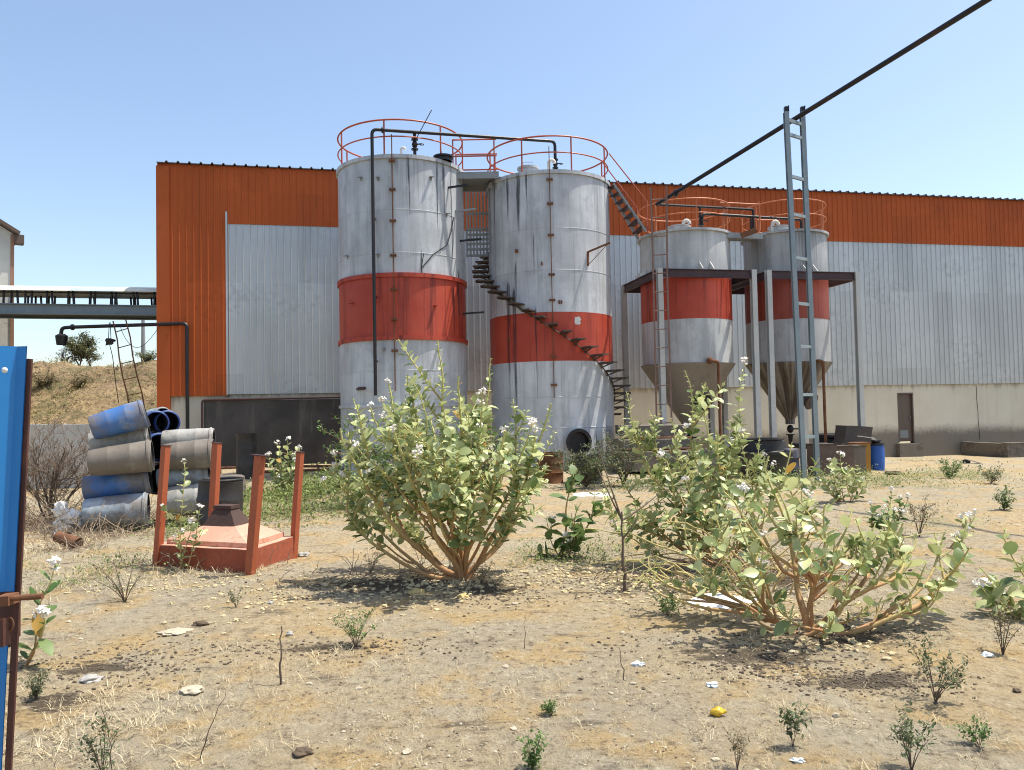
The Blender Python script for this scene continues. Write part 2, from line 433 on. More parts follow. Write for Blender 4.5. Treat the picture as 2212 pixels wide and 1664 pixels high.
M_dpatch = paint('grey patch plate', (.20, .22, .22), .5, bmp=.05)
mb = MB(); mb.obox(wl((dx0 + dx1) / 2, (dz0 + dz1) / 2, -.10), Dv * ((dx1 - dx0) / 2 - .05), Nv * .02, V((0, 0, (dz1 - dz0) / 2 - .03))); dr = part(mb, 'door', M_door, wh)
mb = MB()
for s in (dx0 + .025, dx1 - .025): mb.obox(wl(s, (dz0 + dz1) / 2, -.06), Dv * .024, Nv * .07, V((0, 0, (dz1 - dz0) / 2 - .002)))
mb.obox(wl((dx0 + dx1) / 2, dz1 - .027, -.06), Dv * ((dx1 - dx0) / 2 - .05), Nv * .07, V((0, 0, .025))); part(mb, 'door_frame', M_door, dr)
px0, pz1 = WP(1946, 930); px1, pz0 = WP(1964, 946)
mb = MB(); mb.obox(wl((px0 + px1) / 2, (pz0 + pz1) / 2, -.075), Dv * ((px1 - px0) / 2), Nv * .006, V((0, 0, (pz1 - pz0) / 2))); part(mb, 'patch_plate', M_dpatch, dr)
mb = MB(); mb.obox(wl(dx1 - .14, (dz0 + dz1) / 2, -.06), Dv * .012, Nv * .03, V((0, 0, .07))); part(mb, 'door_handle', M_dpatch, dr)
M_conc = paint('weathered concrete', (.17, .145, .115), .92, bmp=.5, dirt=(.05, .045, .04), dirt_amt=.6, dirt_lo=.5)
M_concl = paint('pale concrete', (.46, .44, .40), .92, bmp=.5, dirt=(.20, .17, .13), dirt_amt=.5)
mb = MB(); sx0, _ = WP(1934, 970); sx1, _ = WP(1984, 970)
mb.obox(wl((sx0 + sx1) / 2, dz0 - .35, .12), Dv * ((sx1 - sx0) / 2), Nv * .12, V((0, 0, .31)))
part(mb, 'door_step', M_conc, wh)
# thin cracks / cable lines down the plinth
M_black = paint('black iron', (.018, .016, .018), .45, .3, bmp=.15, dirt=(.12, .05, .02), dirt_amt=.25)
for pxt, pyt, pxb, pyb in ((2107, 832, 2115, 950), (1700 + 14, 836, 1722, 900), (497 - 3, 850, 490, 880)):
    mb = MB(); a = WP(pxt, pyt); b2 = WP(pxb, pyb); n = 8
    mb.tube([wl(a[0] + (b2[0] - a[0]) * i / n + .012 * math.sin(i * 2.1), a[1] + (b2[1] - a[1]) * i / n, .012) for i in range(n + 1)], .009, 5); part(mb, 'wall_cable', M_black, wh)

# low concrete kerb wall to the right of the door
kb = G(2070, 1000)
k0 = WP(2073, 975)[0]
z0k = h(kb.x, kb.y) - .2; ztk = P(2073, 960, (wl(k0, 0, 2.2)).y).z
mb = MB(); o = wl(k0, 0, 1.5)
mb.obox(wl(k0 + 5, (z0k + ztk) / 2, 2.2), Dv * 5, Nv * .14, V((0, 0, (ztk - z0k) / 2)))
mb.obox(wl(k0 + .13, (z0k + ztk) / 2 - .01, 1.06), Dv * .13, Nv * 1.0, V((0, 0, (ztk - z0k) / 2)))
mb.obox(wl(k0 + 5, ztk + .012, 2.2), Dv * 5.02, Nv * .17, V((0, 0, .012)))
one(mb, 'concrete_kerb_wall', M_conc, on(o.x, o.y), 'low dark concrete wall with a pale top edge beside the warehouse door', 'low wall')

# ------------------------------------------------------------------ storage tanks
def runs_px(lst, c, Y):
    return [(P((a + b_) / 2, (ya + yb) / 2, Y).x - c.x, abs(P(b_, ya, Y).x - P(a, ya, Y).x) / 2 + .01, P(a, ya, Y).z + .1, P(a, yb, Y).z) for (a, b_, ya, yb) in lst]
T1 = P(869, 560, 22.0); T2 = P(1187, 600, 22.6)
RUN1 = runs_px([(880, 884, 325, 470), (938, 943, 328, 520), (950, 958, 330, 460), (968, 972, 330, 590), (982, 988, 560, 730), (972, 977, 600, 735), (905, 909, 540, 590)], T1, 20.2)
RUN2 = runs_px([(1092, 1100, 370, 480), (1113, 1126, 366, 520), (1135, 1140, 366, 470), (1094, 1104, 600, 930), (1106, 1119, 615, 960), (1157, 1161, 660, 880), (1109, 1118, 560, 660), (1290, 1294, 940, 1000), (1150, 1154, 500, 600)], T2, 20.8)
M_tank1 = tankpaint('tank coat grey white', (.52, .535, .55), EYE + 6.9, 1.0, 3.0, 2.3, runs=RUN1)
M_tank2 = tankpaint('tank coat pale white', (.53, .54, .555), EYE + 6.6, 1.0, 3.4, 8.1, runs=RUN2)
M_silo = tankpaint('hopper coat grey white', (.52, .525, .52), EYE + 5.2, .35, 1.2, 5.2, .2)
M_silo2 = tankpaint('hopper coat soot streaked', (.40, .40, .40), EYE + 5.2, .55, 3.0, 11.4, .3)
def redpaint(name, seed, runs=None, k=1.0):
    mt, nt, b = newmat(name)
    v = COORD(nt); big = NOI(nt, v, .8 + seed * .05, 5, .6); fine = NOI(nt, v, 12, 5, .7); st = NOI(nt, COORD(nt, (5, 5, .12)), 1 + seed * .1, 5, .62)
    c = MIX(nt, RAMP(nt, big, .3, .7), (.38 * k, .046, .024), (.46 * k, .078 * (.5 + .5 * k), .044))
    c = MIX(nt, MA(nt, 'MULTIPLY', RAMP(nt, st, .50, .66), .75), c, (.12, .020, .016))
    c = MIX(nt, MA(nt, 'MULTIPLY', RAMP(nt, fine, .62, .75), .3), c, (.50, .25, .20))
    if runs: c = MIX(nt, MA(nt, 'MULTIPLY', runs_mask(nt, runs), .8, True), c, (.02, .015, .017))
    nt.links.new(c, b.inputs['Base Color']); b.inputs['Roughness'].default_value = .5
    b.inputs['Specular IOR Level'].default_value = .3; bump(nt, b, big, .2, .04); return mt
M_red = redpaint('faded red band', 1, RUN1); M_red2 = redpaint('faded red coat', 4, RUN2)
M_rail = paint('red oxide rail', (.40, .075, .035), .5, 0, .15, dirt=(.06, .02, .015), dirt_amt=.4, scale=3)
M_railo = paint('orange rail paint', (.52, .15, .05), .5, 0, .12, dirt=(.55, .30, .18), dirt_amt=.5, scale=3)
M_rust = paint('rust', (.16, .065, .028), .85, 0, .3, bmp=.3, scale=4)
M_grey = paint('grey steel paint', (.28, .29, .29), .5, .2, .12, dirt=(.10, .06, .04), dirt_amt=.35, scale=2)
M_white = paint('white pipe paint', (.70, .68, .62), .5, scale=3, dirt_amt=.2)
M_beamb = paint('dark maroon steel', (.055, .024, .024), .5, .1, .15, scale=2)
M_post = paint('pale post paint', (.45, .45, .43), .5, .1, .1, dirt=(.20, .14, .09), dirt_amt=.3, streak=.35)
M_mast = paint('blue grey steel', (.26, .31, .33), .5, .25, .12, dirt=(.20, .13, .08), dirt_amt=.4, scale=2)
M_tread = paint('tread plate', (.085, .065, .055), .6, .3, .2, scale=4)

def tank_body(root, c, R, zb, zt, seams, mat, over=.05):
    mb = MB(); prof = [(R, zb)]
    for z in sorted(seams): prof += [(R, z - .012), (R + .008, z - .006), (R + .008, z + .006), (R, z + .012)]
    prof.append((R, zt)); mb.lathe((c.x, c.y, 0), prof, 112); part(mb, 'shell', mat, root, smooth=30)
    mb = MB(); mb.lathe((c.x, c.y, 0), [(R + .003, zt - .10), (R + over, zt - .10), (R + over, zt), (R - .02, zt + .01), (.01, zt + .16)], 112); part(mb, 'roof', mat, root, smooth=30)

def railing(root, c, R, zt, mat, gap=None, hgt=.95, nposts=8, ph=0.0, r=.024):
    a0, a1 = (0, 2 * math.pi) if gap is None else gap
    for nm, z, rr in (('top_rail', zt + hgt, r), ('mid_rail', zt + hgt * .52, r * .8)):
        mb = MB(); mb.tube(hoop(c, R, z, a0, a1, 64), rr, 6); part(mb, nm, mat, root)
    for i in range(nposts):
        a = a0 + (a1 - a0) * (i + ph) / (nposts - (0 if gap is None else 1))
        mb = MB(); p = V((c.x + R * math.cos(a), c.y + R * math.sin(a), 0))
        mb.tube([p + V((0, 0, zt - .06)), p + V((0, 0, zt + hgt))], r, 6); part(mb, 'rail_post', mat, root)

def strap_line(root, pts, clips, mat_line, mat_clip, r=.016):
    mb = MB(); mb.tube(pts, r, 6); part(mb, 'sight_tube', mat_line, root)
    for p in clips:
        mb = MB(); mb.box(p - V((.075, .02, .018)), p + V((.075, .03, .018))); mb.box(p - V((.085, .035, .03)), p - V((.03, -.02, -.03))); mb.box(p + V((.03, -.035, -.03)), p + V((.085, .02, .03)))
        part(mb, 'tube_clamp', mat_clip, root)

def flange(mb, p, axis, r, w=.04):
    axis = V(axis).normalized(); mb.tube([p - axis * w, p + axis * w], r, 12)
def valve(root, p, mat, sz=1.0):
    mb = MB()
    flange(mb, p + V((0, 0, .14 * sz)), (0, 0, 1), .10 * sz, .018); flange(mb, p - V((0, 0, .14 * sz)), (0, 0, 1), .10 * sz, .018)
    mb.blob(p, .085 * sz, (1, 1, 1.25), 0); mb.tube([p, p + V((.2 * sz, -.05 * sz, 0))], .02 * sz, 6); mb.tube(hoop(p + V((.2 * sz, 0, 0)), .06 * sz, p.z, 0, 2 * math.pi, 10)[:-1], .012 * sz, 5, closed=True)
    return part(mb, 'valve', mat, root)
def gooseneck(root, p, hgt, r, mat, sgn=1):
    mb = MB(); pts = [p, p + V((0, 0, hgt * .7))] + [p + V((sgn * r * 1.6 * (1 - math.cos(a)), 0, hgt * .7 + r * 1.8 * math.sin(a))) for a in [i * math.pi / 8 for i in range(1, 9)]]
    mb.tube(pts, r, 10); part(mb, 'vent_pipe', mat, root)

# -- the tall tank with the red flanged band
T1 = P(869, 560, 22.0); R1 = 1.80; z1 = EYE + 6.93; T1.z = 0; g1 = h(T1.x, T1.y)
t1 = thing('storage_tank', 'tall grey white tank with a flanged red band and a black pipe down its front', 'storage tank', (T1.x, T1.y, g1))
fz = lambda px, py, Y: P(px, py, Y).z
f1 = T1.y - R1
bz1, bz0 = fz(869, 596, f1), fz(869, 727, f1)
tank_body(t1, T1, R1, g1 - .3, z1, [fz(869, 452, f1), fz(869, 545, f1), fz(869, 800, f1)], M_tank1)
mb = MB(); mb.lathe((T1.x, T1.y, 0), [(R1 + .006, bz0), (R1 + .006, bz1)], 112); part(mb, 'red_band', M_red, t1)
for z in (bz1 + .03, bz0 - .03):
    mb = MB(); mb.lathe((T1.x, T1.y, 0), [(R1, z - .055), (R1 + .055, z - .055), (R1 + .055, z + .055), (R1, z + .055)], 112); part(mb, 'flange_ring', M_red, t1)
zr = fz(869, 876, f1)
mb = MB(); mb.lathe((T1.x, T1.y, 0), [(R1, zr - .04), (R1 + .05, zr - .04), (R1 + .05, zr + .04), (R1, zr + .04)], 112); part(mb, 'base_ring', M_tank1, t1)
railing(t1, T1, R1 - .01, z1, M_rail, nposts=7, ph=.13)
x850 = P(850, 560, f1).x
strap_line(t1, [V((x850, f1 - .05, fz(850, y_, f1))) for y_ in (292, 345, 480, 600, 730, 845)],
           [V((x850, f1 - .05, fz(850, y_, f1))) for y_ in (349, 411, 478, 553, 626, 691, 758)], M_rust, M_rust)
py_ = f1 - .20
a_, b_ = P(803, 855, py_), P(803, 280, py_); e_ = P(1198, 306, 21.6); e2 = P(1198, 372, 21.7); a_.x = b_.x
mb = MB(); mb.tube(pipe_path([a_, b_, e_, V((e_.x, e_.y, EYE + 6.6))], .14), .045, 10); flange(mb, b_ + (e_ - b_).normalized() * .28, e_ - b_, .085, .02)
tp = P(895, 286, 20.42); mb.tube([tp, V((tp.x, tp.y, z1))], .045, 10)
for yy in (470, 640, 780): 
    q = P(803, yy, py_); q.x = a_.x; mb.box(q + V((-.03, 0, -.02)), q + V((.03, .24, .02)))
part(mb, 'feed_pipe', M_black, t1)
valve(t1, V((tp.x, tp.y, z1 + .33)), M_black, .95)
mb = MB(); mb.tube([V((tp.x - .02, tp.y - .03, z1 + .36)), P(932, 238, 20.2)], .012, 5); part(mb, 'antenna_rod', M_black, t1)
gp = P(866, 327, 20.6); gooseneck(t1, V((gp.x, gp.y, z1)), .36, .035, M_white)
hp = P(957, 333, 20.9); mb = MB(); mb.lathe((hp.x, hp.y, z1), [(.24, 0), (.24, .1), (.28, .1), (.28, .15), (.01, .17)], 24); mb.tube([V((hp.x - .05, hp.y, z1 + .16)), V((hp.x - .05, hp.y, z1 + .30))], .012, 5); part(mb, 'hatch', M_black, t1)
def on_tank(c, R, px, py):
    d = ray(px, py); ox, oy = CAM.x - c.x, CAM.y - c.y
    a = d.x ** 2 + d.y ** 2; b = 2 * (ox * d.x + oy * d.y); cc = ox * ox + oy * oy - R * R
    q = max(0, b * b - 4 * a * cc); t = (-b - math.sqrt(q)) / (2 * a); return CAM + d * t
for k, (px, py) in enumerate(((780, 384), (817, 384), (751, 553), (817, 550), (810, 652), (762, 655), (939, 660), (964, 462), (930, 383), (830, 752), (945, 752))):
    p = on_tank(T1, R1, px, py); nn = (V((p.x - T1.x, p.y - T1.y, 0))).normalized()
    mb = MB(); mb.bar(p, p + nn * .12 - V((0, 0, .02)), .09, .02); mb.bar(p - V((0, 0, .05)), p + nn * .01 - V((0, 0, .05)), .06, .08); part(mb, 'lug', M_grey if k < 4 or k > 6 else M_red, t1)
for (px, py, qx, qy) in ((968, 406, 1003, 402), (983, 457, 1002, 455), (993, 521, 1006, 533), (1028, 678, 1045, 680)):
    p = on_tank(T1, R1, min(px, 999), py); nn = (V((p.x - T1.x, p.y - T1.y, 0))).normalized()
    mb = MB(); mb.bar(p, p + nn * .30 + V((.32, 0, .02)), .05, .05); part(mb, 'side_bracket', M_black if px != 983 else M_grey, t1)
p0 = on_tank(T1, R1 + .02, 980, 470); p1 = on_tank(T1, R1 + .02, 935, 550); p2 = on_tank(T1, R1 + .02, 910, 580); pm = on_tank(T1, R1 + .03, 965, 530)
mb = MB(); mb.tube([p0, p0.lerp(pm, .5) + V((.02, -.02, -.02)), pm, pm.lerp(p1, .5), p1, p2], .012, 5); mb.tube([on_tank(T1, R1 + .02, 915, 548), p2, on_tank(T1, R1 + .02, 912, 590)], .01, 5); part(mb, 'loose_cable', M_black, t1)

# -- the tank with the helical stair
T2 = P(1187, 600, 22.6); R2 = 1.80; z2 = EYE + 6.62; T2.z = 0; g2 = h(T2.x, T2.y); f2 = T2.y - R2
t2 = thing('stair_tank', 'grey white tank with a plain red band and a spiral stair wrapped round it', 'storage tank', (T2.x, T2.y, g2))
tank_body(t2, T2, R2, g2 - .3, z2, [fz(1187, 492, f2), fz(1187, 583, f2), fz(1187, 858, f2), fz(1187, 925, f2)], M_tank2)
mb = MB(); mb.lathe((T2.x, T2.y, 0), [(R2 + .004, fz(1187, 780, f2)), (R2 + .004, fz(1187, 674, f2))], 112); part(mb, 'red_band', M_red2, t2)
railing(t2, T2, R2 - .01, z2, M_rail, nposts=8, ph=.42)
x11 = P(1191, 600, f2).x
strap_line(t2, [V((x11, f2 - .05, fz(1191, y_, f2))) for y_ in (318, 400, 520, 640, 760, 860)],
           [V((x11, f2 - .05, fz(1191, y_, f2))) for y_ in (389, 441, 509, 594, 649, 772, 832)], M_rust, M_rust, .013)
hp = P(1140, 355, 21.4); mb = MB(); mb.lathe((hp.x, hp.y, z2), [(.30, 0), (.27, .2), (.31, .2), (.31, .25), (.01, .27)], 24); mb.tube([V((hp.x - .14, hp.y, z2 + .26)), V((hp.x - .14, hp.y, z2 + .42)), V((hp.x + .14, hp.y, z2 + .42)), V((hp.x + .14, hp.y, z2 + .26))], .012, 5); part(mb, 'hatch', M_tank2, t2)
gp = P(1185, 360, 21.5); gooseneck(t2, V((gp.x - .02, gp.y - .35, z2)), .42, .05, M_white)
valve(t2, V((e_.x, e_.y, z2 + .42)), M_black, .85)
def thz(u): return EYE + 2.30 - u * (1.92 / (math.pi / 2))     # height of the stair at angle u from the front, + to the right
u = math.radians(114); k = 0
while u > math.radians(-172):
    z = thz(u); d = V((math.sin(u), -math.cos(u), 0)); tt = V((math.cos(u), math.sin(u), 0)); c0 = V((T2.x, T2.y, z))
    if z > g2 + .15:
        mb = MB(); mb.obox(c0 + d * (R2 + .25), d * .25, tt * .125, V((0, 0, .018))); mb.obox(c0 + d * (R2 + .25) - tt * .11 - V((0, 0, .03)), d * .24, tt * .005, V((0, 0, .02)))
        mb.bar(c0 + d * R2 - V((0, 0, .14)), c0 + d * (R2 + .36) - V((0, 0, .02)), .03, .03)
        part(mb, 'tread', M_tread, t2)
    u -= math.radians(9.6); k += 1
mb = MB(); us = [math.radians(114 - 3 * i) for i in range(96)]
mb.tube([V((T2.x + math.sin(u) * (R2 + .035), T2.y - math.cos(u) * (R2 + .035), thz(u) - .10)) for u in us if thz(u) > g2 + .2], .017, 6); part(mb, 'stringer', M_tread, t2)
# wall bracket, lug marks, manhole
p = on_tank(T2, R2, 1269, 573); nn = V((p.x - T2.x, p.y - T2.y, 0)).normalized(); q = on_tank(T2, R2, 1269, 545)
mb = MB(); mb.bar(p - V((0, 0, .02)), q, .07, .05); mb.bar(q, q + nn * .5 + V((.30, 0, .16)), .05, .04); mb.tube([q + nn * .45 + V((.27, 0, .14)), p + nn * .03], .01, 5); part(mb, 'davit_bracket', M_rust, t2)
for (px, py) in ((1115, 543), (1118, 543), (1207, 653), (1212, 653), (1170, 570), (1100, 733)):
    p = on_tank(T2, R2, px, py); nn = V((p.x - T2.x, p.y - T2.y, 0)).normalized()
    mb = MB(); mb.bar(p, p + nn * .06, .035, .09); part(mb, 'lug', M_rust, t2)
p = on_tank(T2, R2 + .008, 1243, 693); nn = V((p.x - T2.x, p.y - T2.y, 0)).normalized(); mb = MB(); mb.blob(p, .13, (1, .04, .75), .5, 3, sub=2); part(mb, 'bare_patch', M_white, t2)
p = on_tank(T2, R2, 1245, 955); nn = V((p.x - T2.x, p.y - T2.y, 0)).normalized(); Mq = nn.to_track_quat('Z', 'Y').to_matrix()
mb = MB(); mb.lathe(p, [(.30, -.1), (.30, .16), (.37, .16), (.37, .19), (.28, .19), (.27, .05), (.01, .05)], 28, M=Mq); part(mb, 'manhole', M_black, t2)

# -- walkway between the two tank roofs
wa, wb = P(1002, 380, 21.3), P(1072, 383, 21.7)
wk = thing('tank_walkway', 'steel footbridge with red handrails joining the two tall tank roofs', 'walkway', (wa.x, wa.y, wa.z))
zt_ = wa.z + .09
ws, we = V((T1.x + R1 * .80, wa.y, zt_)), V((T2.x - R2 * .80, wb.y, zt_))
mb = MB(); mb.box((ws.x, wa.y + .1, zt_ - .03), (we.x, wa.y + 1.25, zt_ + .0)); part(mb, 'deck', M_grey, wk)
for yy in (wa.y + .05, wa.y + 1.28):
    mb = MB(); mb.box((ws.x, yy - .04, zt_ - .17), (we.x, yy + .04, zt_ + .02)); part(mb, 'edge_beam', M_grey, wk)
for yy in (wa.y + .05, wa.y + 1.28):
    for zz in (.95, .48):
        mb = MB(); mb.tube([V((ws.x + .1, yy, zt_ + zz)), V((we.x - .05, yy, zt_ + zz))], .022, 6); part(mb, 'handrail', M_rail, wk)
    for xx in (ws.x + .12, we.x - .12):
        mb = MB(); mb.tube([V((xx, yy, zt_)), V((xx, yy, zt_ + .95))], .022, 6); part(mb, 'rail_post', M_rail, wk)
# stair guard cage hanging under it
ca, cb, cc_ = P(1006, 386, 23.0), P(1056, 386, 23.0), P(1006, 553, 23.0)
mb = MB(); nb = 8
for i in range(nb):
    x = ca.x + (cb.x - ca.x) * i / (nb - 1); mb.bar(V((x, 23.0, ca.z)), V((x, 23.0, cc_.z)), .05, .02, V((0, 1, 0)))
for fr in (0, .13, .46, .66, .73, .79, .85, .92, 1.0):
    z = ca.z + (cc_.z - ca.z) * fr; mb.box((ca.x - .03, 22.985, z - .035), (cb.x + .03, 23.03, z + .035))
cg = part(mb, 'guard_grating', M_grey, wk)
mb = MB(); mb.tube([V((cb.x + .05, 22.9, ca.z)), V((cb.x + .05, 22.9, cc_.z))], .02, 6); part(mb, 'guard_post', M_rail, wk)
# ------------------------------------------------------------------ hopper silos on their frames
def hopper(label, fl, side, R, zt, band, zcone, ztip, mat, conemat, redmat, posts_label_seed, valve_tip):
    """fl: front left corner (x, y) of the square frame; the frame is turned with the warehouse wall"""
    c = V((fl.x, fl.y, 0)) + Dv * (side / 2) - Nv * (side / 2); c.z = 0
    g = h(c.x, c.y)
    root = thing('hopper_silo', label, 'silo', (c.x, c.y, g))
    mb = MB(); mb.lathe((c.x, c.y, 0), [(R, zcone), (R, zt)], 96); part(mb, 'shell', mat, root)
    mb = MB(); mb.lathe((c.x, c.y, 0), [(R + .004, zt - .07), (R + .07, zt - .07), (R + .07, zt), (.01, zt + .12)], 96); part(mb, 'roof', mat, root, smooth=30)
    mb = MB(); mb.lathe((c.x, c.y, 0), [(R + .004, band[1]), (R + .004, band[0])], 96); part(mb, 'red_band', redmat, root)
    mb = MB(); mb.lathe((c.x, c.y, 0), [(R, zcone + .03), (R + .05, zcone + .02), (R + .05, zcone), (.14, ztip), (.14, ztip - .15)], 64); part(mb, 'hopper_cone', conemat, root, smooth=30)
    zb = EYE + 3.95
    cor = [V((fl.x, fl.y, 0)) + Dv * (side * i) - Nv * (side * j) for i, j in ((0, 0), (1, 0), (1, 1), (0, 1))]
    for i in range(4):
        a, b = cor[i], cor[(i + 1) % 4]
        t = (b - a).normalized()
        mb = MB(); mb.bar(a + t * .075 + V((0, 0, zb - .11)), b - t * .075 + V((0, 0, zb - .11)), .018, .20)
        mb.bar(a + t * .075 + V((0, 0, zb - .002)), b - t * .075 + V((0, 0, zb - .002)), .09, .02); mb.bar(a + t * .075 + V((0, 0, zb - .218)), b - t * .075 + V((0, 0, zb - .218)), .09, .02)
        part(mb, 'ring_beam', M_beamb, root)
    for cn in cor:
        gz = h(cn.x, cn.y) - .1
        mb = MB(); H = (zb + .02 - gz) / 2; o = V((cn.x, cn.y, gz + H))
        mb.obox(o, Dv * .008, Nv * .066, V((0, 0, H))); mb.obox(o + Nv * .07, Dv * .075, Nv * .008, V((0, 0, H))); mb.obox(o - Nv * .07, Dv * .075, Nv * .008, V((0, 0, H)))
        ps = part(mb, 'post', M_post, root)
        mb = MB(); mb.obox(V((cn.x, cn.y, gz + .1)), Dv * .14, Nv * .14, V((0, 0, .02))); part(mb, 'base_plate', M_rust, ps)
    # gusset ears between shell and beams
    for i, dd in enumerate((Nv, Dv, -Nv, -Dv)):
        q = c + dd * (R + .01); side_t = V((-dd.y, dd.x, 0))
        for sg in (-1, 1):
            mb = MB(); k = len(mb.v); e = q + side_t * (.17 * sg)
            w = side_t * .007
            tri = [e - dd * .15 + V((0, 0, zb + .02)), e + dd * .22 + V((0, 0, zb + .02)), e - dd * .10 + V((0, 0, zb + .34))]
            mb.v += [p - w for p in tri] + [p + w for p in tri]
            for f in ((0, 1, 2), (5, 4, 3), (0, 3, 4, 1), (1, 4, 5, 2), (2, 5, 3, 0)): mb.face(f)
            part(mb, 'gusset', M_white, root)
    return root, c
F1 = P(1425, 640, 21.5); F2 = P(1660, 640, 22.2)
M_cone1 = paint('beige hopper cone', (.27, .235, .20), .6, .1, .1, dirt_amt=.3, streak=.3)
def streaky():
    mt, nt, b = newmat('molasses streaked cone')
    t = nt.nodes.new('ShaderNodeTexCoord'); sep = N(nt, 'ShaderNodeSeparateXYZ', {0: t.outputs['Object']})
    an = N(nt, 'ShaderNodeMath', {0: sep.outputs[1], 1: sep.outputs[0]}, operation='ARCTAN2')
    cmb = N(nt, 'ShaderNodeCombineXYZ', {0: an.outputs[0], 1: MA(nt, 'MULTIPLY', sep.outputs[2], .10)})
    s1 = NOI(nt, cmb.outputs[0], 9, 6, .7); s2 = NOI(nt, cmb.outputs[0], 3.0, 3, .5)
    c = MIX(nt, RAMP(nt, s1, .42, .62), (.25, .22, .19), (.085, .055, .036))
    c = MIX(nt, MA(nt, 'MULTIPLY', RAMP(nt, s2, .42, .60), .8), c, (.035, .024, .018))
    nt.links.new(c, b.inputs['Base Color']); b.inputs['Roughness'].default_value = .55; return mt
M_cone2 = streaky()
s3, C3 = hopper('nearer hopper silo with a ladder in front, left one of the two on steel frames', F1, 2.9, 1.35, EYE + 5.19, (EYE + 3.80, EYE + 2.57), EYE + 1.28, EYE - .62, M_silo, M_cone1, redpaint('silo red', 2), 0, False)
s3['label'] = 'hopper silo with a beige cone and a ladder standing in front of its frame'
s4, C4 = hopper('hopper silo with a dark streaked brown cone, behind the blue grey mast', F2, 2.9, 1.24, EYE + 5.28, (EYE + 3.85, EYE + 2.60), EYE + 1.30, EYE - .42, M_silo2, M_cone2, redpaint('silo red dull', 6, k=.62), 1, True)
Z3, Z4 = EYE + 5.19, EYE + 5.28
railing(s3, C3, 1.36, Z3, M_railo, nposts=7, ph=.3, hgt=.86, r=.02)
railing(s4, C4, 1.25, Z4, M_railo, nposts=7, ph=.1, hgt=.90, r=.02)
# tip valve, cleaning hatches, drains
tp4 = V((C4.x, C4.y, EYE - .60)); valve(s4, tp4 - V((0, 0, .12)), M_black, 1.25)
mb = MB(); mb.tube([tp4 - V((0, 0, .28)), tp4 - V((0, 0, .62)), tp4 + V((.9, -.1, -.72))], .085, 10); part(mb, 'outlet_pipe', M_black, s4)
valve(s3, V((C3.x, C3.y, EYE - .90)), M_black, 1.2)
def side_hatch(root, p, nn, r, mat):
    Mq = nn.to_track_quat('Z', 'Y').to_matrix(); mb = MB()
    mb.lathe(p, [(r, -.35), (r, .08), (r + .05, .08), (r + .05, .11), (.01, .11)], 26, M=Mq); part(mb, 'cone_hatch', mat, root)
d3 = V((.10, -.80, -.55)).normalized(); side_hatch(s3, V((C3.x + .22, C3.y - .70, EYE + .18)), d3, .24, M_black)
side_hatch(s4, V((C4.x + .42, C4.y - .50, EYE + .16)), V((.5, -.70, -.5)).normalized(), .22, M_tread)
q = on_tank(C3, 1.35, 1530, 781); g_ = h(q.x, q.y)
mb = MB(); e = P(1551, 782, q.y - .12); mb.tube(pipe_path([q, q + V((0, -.15, .03)), e, V((e.x, e.y, g_))], .08), .045, 8); mb.blob(q + V((0, -.12, .02)), .09, (1, 1, 1.2), 0); part(mb, 'drain_pipe', M_rust, s3)
q = on_tank(C4, 1.24, 1762, 781); g_ = h(q.x, q.y)
mb = MB(); e = P(1777, 781, q.y - .10); mb.tube(pipe_path([q, q + V((0, -.1, .02)), e, V((e.x, e.y, g_))], .08), .045, 8); part(mb, 'drain_pipe', M_rust, s4)
for root, C_, px, py, Y in ((s3, C3, 1466, 486, 22.6), (s4, C4, 1682, 488, 23.3)):
    p = P(px, py, Y); zz = (Z3 if root is s3 else Z4) + .06
    mb = MB(); mb.lathe((p.x, p.y, zz), [(.30, 0), (.30, .12), (.34, .12), (.34, .15), (.01, .20)], 26); part(mb, 'hatch', M_silo, root)
    gooseneck(root, V((p.x + (.1 if root is s3 else -.25), p.y - .15, zz)), .28, .055, M_white, 1)
# top pipes of the hoppers
a = P(1418, 442, 22.0); b = P(1626, 453, 22.6); zz = Z3
mb = MB(); mb.tube(pipe_path([a, b, V((b.x, b.y, P(1626, 500, 22.6).z))], .06), .038, 8)
for px, py in ((1511, 446),): 
    p = P(px, py, 22.27); mb.tube([p, V((p.x, p.y, zz + .02))], .034, 8)
part(mb, 'top_pipe', M_black, s3)
a = P(1514, 488, 22.0); b = P(1517, 462, 22.0); c = P(1730, 475, 23.2); zz4 = Z4
mb = MB(); mb.tube(pipe_path([a, b, c, V((c.x, c.y, zz4))], .12), .042, 8); p = P(1621, 470, 22.6); mb.tube([p, p - V((0, 0, .42))], .034, 8); part(mb, 'link_pipe', M_black, s3)
valve(s3, P(1514, 478, 22.0), M_black, .8)
# link platform between the hoppers
pa, pb = P(1560, 508, 22.6), P(1630, 512, 22.9)
fb = thing('hopper_walkway', 'short grey landing with orange handrails bridging the two hopper silos', 'walkway', (pa.x, pa.y, pa.z))
mb = MB(); mb.bar(V((pa.x - .1, pa.y + .2, Z3 - .06)), V((pb.x + .15, pb.y + .2, Z3 - .06)), .9, .04); part(mb, 'deck', M_grey, fb)
mb = MB(); mb.bar(V((pa.x - .1, pa.y - .25, Z3 - .12)), V((pb.x + .15, pb.y - .25, Z3 - .12)), .06, .16); part(mb, 'edge_beam', M_grey, fb)
mb = MB(); mb.bar(P(1600, 510, 22.2), P(1634, 497, 22.2), .03, .16); part(mb, 'toe_plate', M_rust, fb)
for zz in (.45, .86):
    mb = MB(); mb.tube([V((pa.x - .1, pa.y - .2, Z3 + zz)), V((pb.x + .1, pb.y - .2, Z3 + zz))], .02, 6); part(mb, 'handrail', M_railo, fb)
for xx in (pa.x, pb.x):
    mb = MB(); mb.tube([V((xx, pa.y - .2, Z3)), V((xx, pa.y - .2, Z3 + .86))], .02, 6); part(mb, 'rail_post', M_railo, fb)

